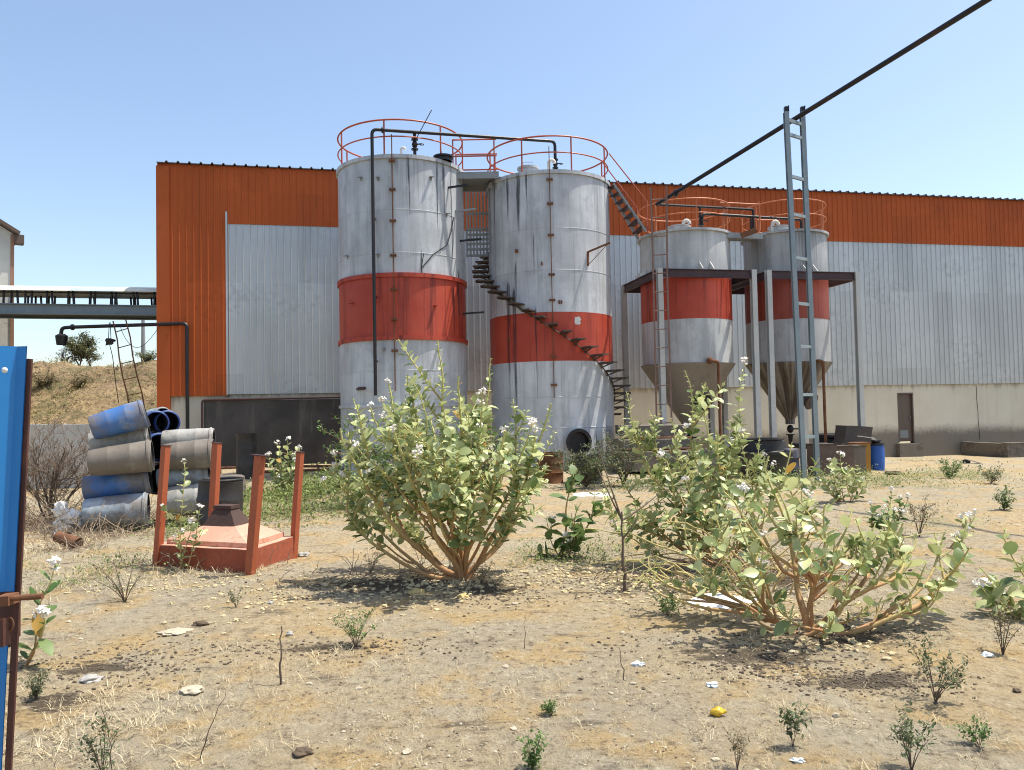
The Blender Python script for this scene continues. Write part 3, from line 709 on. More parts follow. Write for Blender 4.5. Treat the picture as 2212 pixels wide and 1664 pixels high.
# inclined stair from the stair tank to the hopper
st = thing('access_stair', 'steep steel stair with thin handrails dropping from tall tank to hopper silo', 'stair', P(1395, 505, 22.0))
A0, A1 = P(1324, 398, 21.9), P(1394, 500, 21.9); B0, B1 = P(1311, 404, 22.6), P(1378, 516, 22.6)
for a, b in ((A0, A1), (B0, B1)):
    mb = MB(); mb.bar(a, b, .05, .17, V((0, 1, 0))); part(mb, 'stringer', M_grey, st)
for i in range(7):
    t = (i + .35) / 7; a = A0.lerp(A1, t); b = B0.lerp(B1, t)
    mb = MB(); mb.bar(a, b, .20, .03, V((0, 0, 1))); part(mb, 'tread', M_beamb, st)
for a, b, c in ((P(1315, 332, 22.0), P(1397, 436, 22.0), P(1398, 505, 22.0)), (P(1298, 347, 22.7), P(1375, 450, 22.7), P(1378, 512, 22.7))):
    mb = MB(); mb.tube([a, b, c], .018, 6); part(mb, 'handrail', M_rail, st)

# ladder in front of the nearer hopper
ly = 21.15
la, lb = P(1405, 405, ly), P(1411, 610, ly); l2, l2b = P(1439, 402, ly), P(1441, 610, ly)
lc = P(1409, 1012, ly); lc.x = lb.x - .02; ld = V((l2b.x + .02, ly, lc.z))
lad = thing('ladder', 'rusty brown ladder rising past the pale frame post of the hopper silo', 'ladder', (lc.x, ly, h(lc.x, ly)))
gz = h(lc.x, ly) - .05
for pts in ((la, lb, V((lb.x - .02, ly, gz))), (l2, l2b, V((l2b.x + .02, ly, gz)))):
    mb = MB(); mb.bar(pts[0], pts[1], .045, .025, V((0, 1, 0))); mb.bar(pts[1], pts[2], .045, .025, V((0, 1, 0))); part(mb, 'rail', paint('ladder brown', (.22, .13, .10), .7, .1, .2, scale=3) if pts[0] is la else bpy.data.materials['ladder brown'], lad)
z = gz + .3
while z < la.z - .05:
    t = max(0, (z - lb.z) / (la.z - lb.z)); xl = lb.x + (la.x - lb.x) * t if t > 0 else lb.x - .015; xr = l2b.x + (l2.x - l2b.x) * t if t > 0 else l2b.x + .015
    mb = MB(); mb.tube([V((xl, ly, z)), V((xr, ly, z + .015))], .016, 6); part(mb, 'rung', bpy.data.materials['ladder brown'], lad); z += .52

# ladder mast and the long overhead pipe
MY = 17.0
ma, mbm = P(1697, 243, MY), P(1736, 1030, MY); mc, md = P(1732, 243, MY + .35), P(1764, 1005, MY + .35)
mast = thing('pipe_mast', 'tall blue grey ladder-shaped steel mast holding up the overhead pipe', 'mast', on(mbm.x, MY))
lo = h(mbm.x, MY) - .15
def down(a, b, z): t = (z - a.z) / (b.z - a.z); return a + (b - a) * t
la2, lb2 = down(ma, mbm, lo), down(mc, md, lo)
for a, b in ((ma, la2), (mc, lb2)):
    mb = MB(); t = (a - b).normalized(); xx = V((1, 0, 0)); xx = (xx - t * xx.dot(t)).normalized(); yy = t.cross(xx)
    L = (a - b).length / 2; cen = (a + b) / 2
    mb.obox(cen, xx * .006, yy * .045, t * L); mb.obox(cen + yy * .05, xx * .05, yy * .006, t * L); mb.obox(cen - yy * .05, xx * .05, yy * .006, t * L)
    part(mb, 'leg', M_mast, mast)
for yy_ in (258, 289, 380, 462, 556, 655, 748, 853, 945):
    z = P(1720, yy_, MY).z; a, b = down(ma, mbm, z), down(mc, md, z)
    mb = MB(); mb.bar(a, b, .05, .07); part(mb, 'cross_bar', M_mast, mast)
for a in (ma, mc):
    mb = MB(); mb.bar(a - V((0, 0, .1)), a + V((0, 0, .12)), .07, .09); mb.bar(a + V((.05, 0, -.04)), a + V((.05, 0, .14)), .02, .09); part(mb, 'saddle_clip', M_black, mast)
pe = P(1418, 442, 22.0); pm_ = P(1733, 247, MY + .1)
dv = (pm_ - pe).normalized(); far = pe + dv * 14.6
mb = MB(); n = 16
mb.tube([pe + (far - pe) * i / n for i in range(n + 1)], .055, 12); part_ = one(mb, 'overhead_pipe', M_black, (pm_.x, pm_.y, pm_.z), 'long thick black pipe slanting overhead across the sky to the mast top', 'pipe')
mb = MB(); q = pe + dv * .9; flange(mb, q, dv, .085, .03); mb.bar(q - V((0, 0, .12)), q + V((0, 0, .02)), .05, .12); mb.build('pipe_flange', M_black, part_)

# ------------------------------------------------------------------ left background
# retaining wall, hillside
def hillz(x, y):
    d_edge = (x - W0.x) * Dv.x + (y - W0.y) * Dv.y      # distance past the warehouse corner along the wall
    k = sm((-d_edge - .6) / 2.5)
    r = sm((y - 19.6) / 3.0) * 1.25 + sm((y - 32) / 10) * 3.5
    n = noise.noise(V((x * .12, y * .12, .3))) * 1.5 * sm((y - 33) / 8) + noise.noise(V((x * .45, y * .45, 2.2))) * .5 * sm((y - 30) / 4) + abs(noise.noise(V((x * 1.3, y * 1.3, 5)))) * .55 + noise.noise(V((x * 3.3, y * 3.3, 9))) * .16
    return -.35 + k * (r + n * .9) * (1 - .5 * sm((y - 60) / 40))
mb = MB(); NX, NY = 150, 150
for i in range(NY + 1):
    y = 19.7 + (110 - 19.7) * (i / NY) ** 1.8
    for j in range(NX + 1):
        x = -75 + 66 * (j / NX) ** .7; mb.v.append(V((x, y, hillz(x, y))))
for i in range(NY):
    for j in range(NX):
        a = i * (NX + 1) + j; mb.face((a, a + 1, a + NX + 2, a + NX + 1))
def hill_mat():
    mt, nt, b = newmat('eroded hill soil')
    v = COORD(nt); big = NOI(nt, v, .16, 6, .62); mid = NOI(nt, v, .8, 6, .68); fine = NOI(nt, v, 5, 8, .75)
    c = MIX(nt, RAMP(nt, big, .4, .62), (.44, .315, .165), (.30, .205, .115))
    c = MIX(nt, MA(nt, 'MULTIPLY', RAMP(nt, mid, .47, .60), .9), c, (.19, .165, .07))
    c = MIX(nt, MA(nt, 'MULTIPLY', RAMP(nt, fine, .48, .62), .85), c, (.13, .088, .045))
    c = MIX(nt, MA(nt, 'MULTIPLY', RAMP(nt, fine, .44, .3), .5), c, (.52, .42, .26))
    nt.links.new(c, b.inputs['Base Color']); b.inputs['Roughness'].default_value = .95; bump(nt, b, MA(nt, 'ADD', fine, mid), 1.0, .25); return mt
hl = mb.build('hillside', hill_mat(), smooth=180); hl['kind'] = 'structure'
rw0, rw1 = P(-150, 917, 18.6), P(196, 917, 18.6)
mb = MB(); n = 30
for i in range(n):
    a = rw0.lerp(rw1, i / n); b = rw0.lerp(rw1, (i + 1) / n); t = noise.noise(V((i * .5, 0, 0))) * .04
    mb.obox(V(((a.x + b.x) / 2, 18.75 + abs(t), (a.z - .4) / 2 + t * .4)), V(((b.x - a.x) / 2, 0, 0)), V((0, .18, 0)), V((0, 0, (a.z + .4) / 2)))
one(mb, 'retaining_wall', M_concl, on(rw1.x, 18.7), 'pale grey rough retaining wall at the foot of the hill behind the bare shrub', 'retaining wall')
# pale building far left with a gable roof
LB = P(36, 500, 30.0); lb_r = P(29, 600, 30.0).x
M_lw = paint('pale render', (.52, .52, .48), .85, bmp=.1, streak=.3); M_trimb = paint('brown trim', (.30, .16, .10), .6); M_eave = paint('eave brown', (.10, .065, .05), .7)
lbt = thing('gabled_building', 'pale grey building with a brown edged gable roof seen beyond the blue gate', 'building', (lb_r - 4, 32, -.3))
we_ = 9.0; ze = P(36, 503, 30.0).z; zr_ = ze + .62 * we_ / 2 * 1.0
mb = MB(); k = 0
xs = (lb_r - we_, lb_r)
xm = (xs[0] + xs[1]) / 2; prof = [V((xs[0], 0, -.5)), V((xs[1], 0, -.5)), V((xs[1], 0, ze - .05)), V((xm, 0, zr_ - .05)), V((xs[0], 0, ze - .05))]
mb.v = [p + V((0, 30, 0)) for p in prof] + [p + V((0, 41, 0)) for p in prof]
mb.face((0, 1, 2, 3, 4)); mb.face((9, 8, 7, 6, 5))
for i in range(5): mb.face((i, i + 5, (i + 1) % 5 + 5, (i + 1) % 5))
part(mb, 'wall', M_lw, lbt)
mb = MB()
for sx in (-1, 1):
    a = V((xm, 35.3, zr_ + .05)); b = V((xm + sx * (we_ / 2 + .18), 35.3, ze + .05 - .18 * (zr_ - ze) / (we_ / 2)))
    mb.bar(a, b, 11.4, .12)
part(mb, 'roof', M_eave, lbt)
mb = MB(); mb.box((lb_r + .02, 29.75, ze - .45), (lb_r + .34, 30.2, ze - .10)); part(mb, 'eave_box', M_eave, lbt)
mb = MB(); mb.box((lb_r - .10, 29.95, -.4), (lb_r + .02, 29.998, ze - .1)); part(mb, 'corner_trim', M_trimb, lbt)
rotc = Matrix.Translation(V((lb_r, 30, 0))) @ Matrix.Rotation(math.radians(37), 4, 'Z') @ Matrix.Translation(V((-lb_r, -30, 0)))
for o_ in lbt.children:
    of_ = V(o_['org'])
    for v_ in o_.data.vertices: v_.co = rotc @ (v_.co + of_) - of_
# conveyor bridge
BY = 27.6
br = thing('conveyor_bridge', 'grey girder bridge with a pale canopy joining the pale building to the warehouse', 'bridge', P(170, 668, BY))
a0, a1 = P(-230, 653, BY), P(392, 662, BY); b0, b1 = P(-230, 675, BY), P(392, 682, BY)
M_gird = paint('slate girder', (.20, .235, .25), .5, .2, .1, dirt=(.14, .08, .05), dirt_amt=.6, dirt_lo=.56, scale=1.5)
mb = MB()
for off in (0, 1.4):
    o = V((0, off, 0)); mb.bar((a0 + b0) / 2 + o, (a1 + b1) / 2 + o, .03, (a0 - b0).length); mb.bar(a0 + o, a1 + o, .2, .025); mb.bar(b0 + o, b1 + o, .2, .025)
part(mb, 'girder', M_gird, br)
mb = MB(); mb.bar(a0 + V((0, .7, -.05)), a1 + V((0, .7, -.05)), 1.2, .04); part(mb, 'deck', M_grey, br)
def lerpx(px, y0, y1): t = (px + 230) / 622.0; return P(px, y0 + (y1 - y0) * t, BY)
for px in (14, 46, 73, 102, 128, 190, 213, 276, 299, 366, 384, 455, 473, 543, 559, 624):
    x_ = px * .5 + 6 if False else px * .5556 * .96
    for off in (0, 1.4):
        o = V((0, off, 0)); p = lerpx(x_, 653, 662) + o; q = lerpx(x_ - (2 if px % 2 else -1), 624, 632) + o
        mb = MB(); mb.bar(p, q, .055, .055, V((0, 1, 0))); part(mb, 'stanchion', M_black, br)
M_canopy = paint('cream canopy sheet', (.72, .68, .58), .6, streak=.1); M_canopyb = paint('pale blue canopy sheet', (.50, .58, .62), .5, streak=.1)
for x0, x1, mt in ((-230, 158, M_canopy), (158, 255, M_canopyb), (255, 392, M_canopy)):
    mb = MB(); n = 8
    for i in range(2):
        for j in range(n + 1):
            an = math.pi * j / n; p = lerpx((x0, x1)[i], 624, 632); mb.v.append(p + V((0, .7 - .95 * math.cos(an), .27 * math.sin(an) - .03)))
    for j in range(n): mb.face((j, j + 1, n + 1 + j + 1, n + 1 + j))
    part(mb, 'canopy', mt, br)
mb = MB(); mb.bar(lerpx(-230, 628, 636), lerpx(622 - 230, 628, 636), .05, .05); part(mb, 'top_chord', M_black, br)
# outlet pipe with hood, on the warehouse corner
oy = wl(.9, 0, .30).y
pA = P(405, 935, oy); pB = P(403, 699, oy); pB.x = pA.x; pC = P(150, 700, oy); pC.z = pB.z - .05
op = thing('discharge_pipe', 'black pipe climbing the warehouse corner and reaching left to a bucket hood', 'pipe', on(pA.x, pA.y))
mb = MB(); pD = P(133, 705, oy); mb.tube(pipe_path([V((pA.x, pA.y, h(pA.x, pA.y) + .05)), pB, pC, V((pD.x, pD.y, pC.z - .02)), V((pD.x - .02, pD.y, pC.z - .30))], .16), .06, 10); flange(mb, pC + V((.1, 0, 0)), (1, 0, 0), .10, .03); part(mb, 'pipe', M_black, op)
mb = MB(); hc = V((pD.x - .0, pD.y, pC.z - .46)); mb.lathe(hc, [(.15, -.12), (.19, .18), (.10, .24), (.05, .25)], 20); part(mb, 'hood', M_black, op)
mb = MB(); q = P(347, 699, oy); mb.bar(q + V((0, .05, .06)), q + V((0, .05, -.42)), .05, .08); mb.bar(q + V((0, .05, -.42)), q + V((.2, .05, -.42)), .05, .05); part(mb, 'bracket', M_black, op)
valve(op, V((pA.x, pA.y, h(pA.x, pA.y) + .55)), M_black, .9)
# ladder hung on the pipe
hy = oy - .06
hl0, hl1, hr0, hr1 = P(244, 694, hy), P(280, 890, hy), P(271, 689, hy), P(311, 880, hy)
hlad = thing('hanging_ladder', 'thin rusty ladder leaning against the black discharge pipe before the hill', 'ladder', hl1)
def ext(a, b): t = (h(b.x, b.y) - a.z) / (b.z - a.z); return a + (b - a) * t
hl1, hr1 = ext(hl0, hl1), ext(hr0, hr1)
for a, b in ((hl0, hl1), (hr0, hr1)):
    mb = MB(); n = 8; mb.tube([a.lerp(b, i / n) + V((.03 * math.sin(i * 1.9), 0, 0)) for i in range(n + 1)], .022, 6); part(mb, 'rail', M_rust, hlad)
for i in range(9):
    t = (i + .7) / 9.3; a = hl0.lerp(hl1, t); b = hr0.lerp(hr1, max(0, t - .01)); mb = MB(); mb.tube([a, b], .017, 6); part(mb, 'rung', M_rust, hlad)
cy = hy - .05
mb = MB(); mb.tube([P(236, 697, cy), P(234, 735, cy), P(243, 770, cy), P(250, 830, cy), P(256, 870, cy)], .012, 5); mb.tube([P(238, 697, cy), P(240, 740, cy), P(238, 738, cy)], .012, 5)
mb.blob(P(236, 738, cy), .13, (1, .6, .8), .5, 3); mb.blob(P(241, 736, cy), .10, (1.2, .6, .6), .5, 5)
one(mb, 'tangled_cable', M_black, P(238, 700, cy), 'knotted dark cable dangling beside the thin ladder', 'cable')
mb = MB(); a, b = P(258, 700, cy), P(345, 705, cy); n = 14
mb.tube([a.lerp(b, i / n) - V((0, 0, .75 * math.sin(math.pi * min(1, (i / n) ** .8)))) for i in range(n + 1)], .009, 4)
one(mb, 'slack_wire', M_black, b, 'thin slack wire sagging under the discharge pipe', 'wire')
# utility pole on the hill
py0 = 40.0; pz = P(309, 660, py0); gx = pz.x; mb = MB(); mb.tube([V((gx, py0, hillz(gx, py0) - .3)), V((gx, py0, pz.z))], [.12, .08], 10); pol = thing('utility_pole', 'slim grey utility pole standing on the hill crest', 'pole', (gx, py0, hillz(gx, py0))); part(mb, 'pole', M_grey, pol)
mb = MB(); mb.bar(V((gx - .5, py0, pz.z - .15)), V((gx + .1, py0, pz.z - .5)), .06, .06); part(mb, 'cross_arm', M_grey, pol)

# ------------------------------------------------------------------ black coated tank wall with its pipe
s0 = WP(447, 900)[0]; s1 = WP(760, 900)[0] + .5; zt_b = P(600, 863, 24.9).z
def tar_mat():
    mt, nt, b = newmat('tar stained concrete'); v = COORD(nt)
    big = NOI(nt, v, .8, 5, .6); st = NOI(nt, COORD(nt, (4, 4, .35)), 1, 6, .65); fine = NOI(nt, v, 14, 5, .7)
    c = MIX(nt, RAMP(nt, big, .35, .65), (.028, .026, .025), (.055, .05, .047))
    c = MIX(nt, MA(nt, 'MULTIPLY', RAMP(nt, st, .55, .75), .7), c, (.13, .12, .105)); c = MIX(nt, MA(nt, 'MULTIPLY', RAMP(nt, fine, .66, .76), .4), c, (.25, .22, .18))
    nt.links.new(c, b.inputs['Base Color']); b.inputs['Roughness'].default_value = .7; bump(nt, b, fine, .25, .02); return mt
M_tar = tar_mat()
mb = MB(); mb.obox(wl((s0 + s1) / 2, (zt_b - .4) / 2, .28), Dv * ((s1 - s0) / 2), Nv * .26, V((0, 0, (zt_b + .4) / 2)))
tw = one(mb, 'tarred_wall', M_tar, on(*wl((s0 + s1) / 2, 0, .5).xy), 'black tar stained low wall against the warehouse base left of the tall tank', 'wall')
pw = thing('wall_pipe', 'dark brown pipe framing the top edge of the tar stained wall', 'pipe', on(*wl(s0, 0, .62).xy))
mb = MB(); pts = [wl(s0 - .04, h(*wl(s0, 0, .62).xy), .62), wl(s0 - .04, zt_b + .03, .62), wl(s1 - .9, zt_b + .06, .62), wl(s1 - .7, zt_b + .12, .62), V((T1.x - .95, f1 - .02, zt_b + .14)), V((T1.x - .75, f1 - .2, zt_b + .14))]
mb.tube(pipe_path(pts, .12), .042, 8); part(mb, 'pipe', M_beamb, pw)
valve(pw, wl(s0 - .04, h(*wl(s0, 0, .62).xy) + .50, .62), M_black, .9)
sp_ = on(*wl(s0 - .7, 0, .6).xy)
rp = thing('riser_pipe', 'short black riser pipe with a valve between two taller pipes', 'pipe', sp_)
mb = MB(); mb.tube([sp_, sp_ + V((0, 0, .6))], .045, 8); part(mb, 'pipe', M_black, rp); valve(rp, sp_ + V((0, 0, .45)), M_black, .8)
for nm, pxs, lab in (('ground_pipe', ((470, 985), (560, 990), (735, 983)), 'rusty ground pipe running along the foot of the tarred wall'), ('ground_pipe', ((560, 1003), (640, 1000), (760, 1001)), 'rusty ground pipe with a blue coupling lying in weeds before the tarred wall')):
    Ys = 22.6 if pxs[0][0] == 470 else 20.9
    pts = [P(x, y, Ys) for x, y in pxs]
    for p in pts: p.z = h(p.x, p.y) + .16
    mb = MB(); mb.tube(pts, .04, 8); r_ = thing(nm, lab, 'pipe', on(pts[0].x, pts[0].y)); part(mb, 'pipe', M_rust, r_)
    for p in (pts[0], pts[1], pts[2]):
        mb = MB(); mb.box(V((p.x - .08, p.y - .08, h(p.x, p.y) - .05)), V((p.x + .08, p.y + .08, p.z - .03))); part(mb, 'support_block', M_conc, r_)
    if Ys < 22: 
        mb = MB(); q = pts[1].lerp(pts[2], .8); flange(mb, q, (1, 0, 0), .09, .05); part(mb, 'coupling', paint('blue coupling', (.04, .10, .28), .5), r_)
# ------------------------------------------------------------------ drums
def drum_mat(name, base, fade, mud, seed):
    mt, nt, b = newmat(name)
    t = nt.nodes.new('ShaderNodeTexCoord'); mp = nt.nodes.new('ShaderNodeMapping'); mp.inputs['Location'].default_value = (seed, seed * 1.3, seed * .6)
    nt.links.new(t.outputs['Object'], mp.inputs[0]); v = mp.outputs[0]
    big = NOI(nt, v, 1.7, 6, .6); fine = NOI(nt, v, 16, 6, .7)
    c = MIX(nt, RAMP(nt, NOI(nt, v, 1.8, 4, .6), .46, .66), base, fade)
    c = MIX(nt, MA(nt, 'MULTIPLY', RAMP(nt, MA(nt, 'ADD', MA(nt, 'MULTIPLY', big, .8), MA(nt, 'MULTIPLY', fine, .2)), mud - .06, mud + .14), .85), c, (.165, .135, .105))
    c = MIX(nt, MA(nt, 'MULTIPLY', RAMP(nt, fine, .56, .72), .5), c, (.07, .055, .042))
    nt.links.new(c, b.inputs['Base Color']); b.inputs['Roughness'].default_value = .55; bump(nt, b, fine, .35, .015); return mt
DM = {'blue': drum_mat('blue drum', (.05, .15, .38), (.26, .29, .33), .46, 1.2), 'pale': drum_mat('bleached drum', (.36, .35, .32), (.46, .44, .41), .50, 4.4),
      'mud': drum_mat('muddy drum', (.20, .185, .16), (.31, .29, .26), .43, 7.9), 'pblue': drum_mat('pale blue drum', (.26, .33, .40), (.40, .42, .42), .44, 2.7),
      'dblue': drum_mat('deep blue drum', (.010, .03, .15), (.03, .09, .28), .62, 9.1), 'black': drum_mat('black drum', (.022, .02, .02), (.045, .04, .036), .64, 3.3)}
DM['navy'] = drum_mat('navy drum', (.012, .018, .05), (.02, .035, .09), .55, 5.2)
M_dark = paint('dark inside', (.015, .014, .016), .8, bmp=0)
def drum_mesh(R, L):
    return [(.02, 0), (R * .70, 0), (R * .80, L * .012), (R * .84, L * .04), (R * .87, L * .10), (R * .93, L * .30), (R * .945, L * .315), (R * .945, L * .33), (R * .94, L * .345), (R * .98, L * .64), (R * 1.0, L * .655), (R * 1.0, L * .67), (R * .99, L * .685), (R * 1.0, L * .91), (R * 1.06, L * .925), (R * 1.06, L * .955), (R * .97, L * .97), (R * .96, L), (R * .90, L)]
def make_drum(mat):
    mb = MB(); mb.lathe((0, 0, 0), drum_mesh(.28, .93), 40)
    b = mb.build('body', DM[mat]); return b
def drum(label, mat, end_open, p_open, p_close, R=.28, group=None):
    """lying drum, axis from closed end to open rim"""
    ax = (p_open - p_close); L = ax.length; ax.normalize()
    Mq = ax.to_track_quat('Z', 'Y').to_matrix()
    r = thing('plastic_drum', label, 'drum', p_close - V((0, 0, R)), group)
    mb = MB(); mb.lathe(p_close, drum_mesh(R, L), 44, M=Mq); part(mb, 'body', DM[mat], r, smooth=40)
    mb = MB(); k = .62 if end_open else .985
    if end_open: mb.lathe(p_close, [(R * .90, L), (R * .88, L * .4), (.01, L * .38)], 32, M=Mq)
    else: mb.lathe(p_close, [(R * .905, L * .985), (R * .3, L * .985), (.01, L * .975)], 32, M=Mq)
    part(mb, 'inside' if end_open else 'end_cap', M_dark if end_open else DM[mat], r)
    return r
GRP = None
def dpx(x0, y0, x1, y1, Y0, Y1): return P(x1, y1, Y1), P(x0, y0, Y0)
for lab, mat, op_, (x0, y0, x1, y1, Y0, Y1), R in (
    ('mud caked blue drum lying on top of the tall pile beside the bare shrub', 'blue', True, (197, 926, 316, 892, 11.38, 11.68), .215),
    ('bleached white drum squeezed second from the top of the tall pile', 'pale', True, (194, 960, 323, 938, 11.7, 12.0), .21),
    ('grey mud streaked drum at middle height of the tall pile', 'mud', True, (192, 1000, 330, 984, 11.3, 11.6), .235),
    ('drum with bright blue showing through dirt, second from the ground', 'blue', True, (181, 1058, 325, 1034, 11.6, 11.9), .225),
    ('pale sky blue drum at the bottom of the tall pile, half covered in soil', 'pblue', True, (180, 1108, 321, 1098, 11.3, 11.6), .235),
    ('white drum with a shiny top, highest of the shorter pile behind the red posts', 'pale', True, (350, 952, 462, 950, 12.3, 12.5), .19),
    ('brown stained drum right under the shiny white drum', 'mud', True, (350, 988, 462, 979, 12.0, 12.2), .235),
    ('tilted pale blue drum with a torn rim in the shorter pile', 'pblue', True, (340, 1036, 452, 1022, 12.15, 12.35), .20),
    ('cream drum lying lowest in the shorter pile next to the black upright drum', 'pale', True, (350, 1084, 462, 1076, 11.95, 12.15), .25),
    ('deep blue drum with its open mouth showing, behind the topmost muddy drum', 'dblue', True, (318, 915, 338, 914, 13.6, 12.9), .20),
    ('dark blue drum wedged deep in the gap between the two piles, upper one', 'dblue', True, (318, 968, 345, 966, 12.9, 12.3), .22),
    ('sooty black drum wedged low in the gap between the two piles', 'black', True, (318, 1035, 343, 1034, 12.7, 12.15), .24),
    ('white and blue drum half hidden on top behind the open blue drums', 'pblue', True, (322, 903, 352, 901, 13.9, 13.5), .17),
    ('deep blue drum beside the open mouthed one, nearest to the warehouse', 'dblue', True, (345, 914, 362, 913, 13.8, 13.1), .20)):
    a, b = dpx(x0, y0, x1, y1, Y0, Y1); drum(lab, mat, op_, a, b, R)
bk = on(P(471, 1060, 10.4).x, 10.4)
sd_ = thing('upright_drum', 'dented black open drum standing upright behind the red concrete hatch', 'drum', bk)
mb = MB(); R = .29; mb.lathe(bk, [(.02, .0), (R * .88, .0), (R, .06), (R * 1.0, .25), (R * 1.04, .28), (R, .31), (R * 1.02, .5), (R * 1.05, .53), (R * 1.01, .56), (R * .97, .76), (R * .99, .78), (R * .94, .80), (R * .92, .77), (R * .90, .70), (.01, .69)], 40, M=Matrix.Rotation(math.radians(3), 3, 'Y'))
part(mb, 'body', DM['black'], sd_, smooth=40)
mb = MB(); mb.tube(hoop(bk + V((.04, 0, 0)), R * .97, bk.z + .80, 0, 2 * math.pi, 30)[:-1], .016, 6, closed=True); part(mb, 'rim', DM['black'], sd_)
kk = on(P(532, 960, 20.6).x, 20.6)
kd = thing('barrel', 'straight sided matt black barrel on the ground before the tarred wall', 'barrel', kk)
ztop = P(532, 936, 20.6).z
mb = MB(); R = .265; H = ztop - kk.z; mb.lathe(kk, [(R, -.1), (R, H * .3), (R * 1.02, H * .32), (R, H * .34), (R, H * .64), (R * 1.02, H * .66), (R, H * .68), (R, H - .03), (R * 1.03, H - .02), (R * 1.03, H), (R * .95, H), (R * .94, H - .03), (.01, H - .03)], 36); part(mb, 'body', DM['black'], kd, smooth=40)
mb = MB(); mb.blob(kk + V((.05, 0, H - .01)), .10, (1, 1, .3), .1); part(mb, 'bung', DM['black'], kd)
# tub turned over beside the ground pipe
tb = on(P(498, 1015, 15.5).x, 15.5)
mb = MB(); mb.lathe(tb, [(.36, -.02), (.36, .06), (.31, .08), (.27, .42), (.22, .45), (.01, .45)], 30); one(mb, 'overturned_tub', DM['mud'], tb, 'muddy overturned tub between the barrel and the lying drums', 'tub', smooth=40)

# ------------------------------------------------------------------ red concrete hatch with four posts
M_hred = paint('red oxide plaster', (.30, .070, .032), .85, 0, .2, dirt=(.12, .05, .03), dirt_amt=.4, bmp=.4, scale=2)
M_hpink = paint('faded pink plaster', (.60, .315, .22), .85, 0, .12, dirt=(.28, .12, .08), dirt_amt=.5, bmp=.35, scale=2)
M_hdark = paint('dark tarred neck', (.065, .035, .028), .8, bmp=.4, scale=3)
FC = G(541, 1236); u1 = G(335, 1221) - FC; u2 = G(638, 1206) - FC; u1.z = u2.z = 0; gz = FC.z - .05
cen = FC + (u1 + u2) / 2
hb = thing('concrete_hatch', 'low red concrete hatch with a stepped pink pyramid top and a dark capped neck', 'hatch', cen)
def sq(k, z): return [cen + (u1 * a + u2 * b) * (k / 2) + V((0, 0, z - cen.z)) for a, b in ((-1, -1), (1, -1), (1, 1), (-1, 1))]
def frus(mb, k0, z0, k1, z1, cap=True):
    a, b = sq(k0, z0), sq(k1, z1); k = len(mb.v); mb.v += a + b
    for i in range(4): mb.face((k + i, k + (i + 1) % 4, k + 4 + (i + 1) % 4, k + 4 + i))
    if cap: mb.face((k + 4, k + 5, k + 6, k + 7))
def rough(mb, amt=.012, cuts=4):
    bm = bmesh.new(); vs = [bm.verts.new(v) for v in mb.v]
    for f in mb.f: bm.faces.new([vs[i] for i in f])
    bmesh.ops.subdivide_edges(bm, edges=bm.edges[:], cuts=cuts, use_grid_fill=True)
    out = MB(); bm.verts.index_update()
    for v in bm.verts: out.v.append(v.co + V((noise.noise(v.co * 6), noise.noise(v.co * 6 + V((9, 0, 0))), noise.noise(v.co * 6 + V((0, 9, 0))))) * amt)
    for f in bm.faces: out.face(tuple(v.index for v in f.verts))
    bm.free(); return out
zb_ = gz; zA = P(541, 1188, FC.y).z
mb = MB(); frus(mb, 1.0, zb_ - .1, 1.0, zA - .004, False); part(rough(mb), 'base', M_hred, hb, smooth=25)
mb = MB(); frus(mb, .998, zA - .006, .998, zA); frus(mb, .84, zA + .002, .84, zA + .05); frus(mb, .836, zA + .051, .34, zA + .185); part(rough(mb, .008), 'stepped_top', M_hpink, hb, smooth=25)
mb = MB(); frus(mb, .36, zA + .172, .17, zA + .36); part(rough(mb, .006, 3), 'neck', M_hdark, hb)
mb = MB(); frus(mb, .19, zA + .362, .19, zA + .40); part(mb, 'neck_cap', M_hdark, hb)
M_hpost = paint('red lead steel', (.36, .085, .030), .6, .0, .12, dirt=(.16, .05, .03), dirt_amt=.4, scale=3, streak=.3)
for (bx, by, tx, ty, Y, w, lab) in ((341, 1196, 358, 964, FC.y + u1.y, .07, 'slim red post with a slanting top, at the hatch corner nearest the blue gate'), (459, 1140, 468, 958, FC.y + u1.y + u2.y, .092, 'wide red post behind the dark neck of the hatch'),
                               (541, 1226, 561, 985, FC.y - .06, .092, 'red post with a flat plate on its top, nearest to the camera'), (634, 1190, 648, 978, FC.y + u2.y, .065, 'slim red post farthest from the drums, by the big bush')):
    b_, t_ = P(bx, by, Y), P(tx, ty, Y); r_ = thing('steel_post', lab, 'post', on(b_.x, b_.y))
    mb = MB(); ax = (t_ - b_).normalized(); b_ = b_ + ax * ((h(b_.x, b_.y) - .1 - b_.z) / ax.z); xx = V((math.cos(-.42), math.sin(-.42), 0)); xx = (xx - ax * xx.dot(ax)).normalized(); yy = ax.cross(xx); L = (t_ - b_).length / 2; c_ = (t_ + b_) / 2
    mb.obox(c_ - yy * .03, xx * (w / 2), yy * .004, ax * L); mb.obox(c_ + xx * (w / 2 - .004) + yy * .006, xx * .004, yy * .032, ax * (L - .001)); mb.obox(c_ - xx * (w / 2 - .004) + yy * .006, xx * .004, yy * .032, ax * (L - .001))
    part(mb, 'channel', M_hpost, r_)
    mb = MB(); ww = .10 if bx == 541 else w / 2 + .006; mb.obox(t_ + ax * .006, xx * ww, yy * .045, ax * .005); part(mb, 'top_plate', M_beamb, r_)

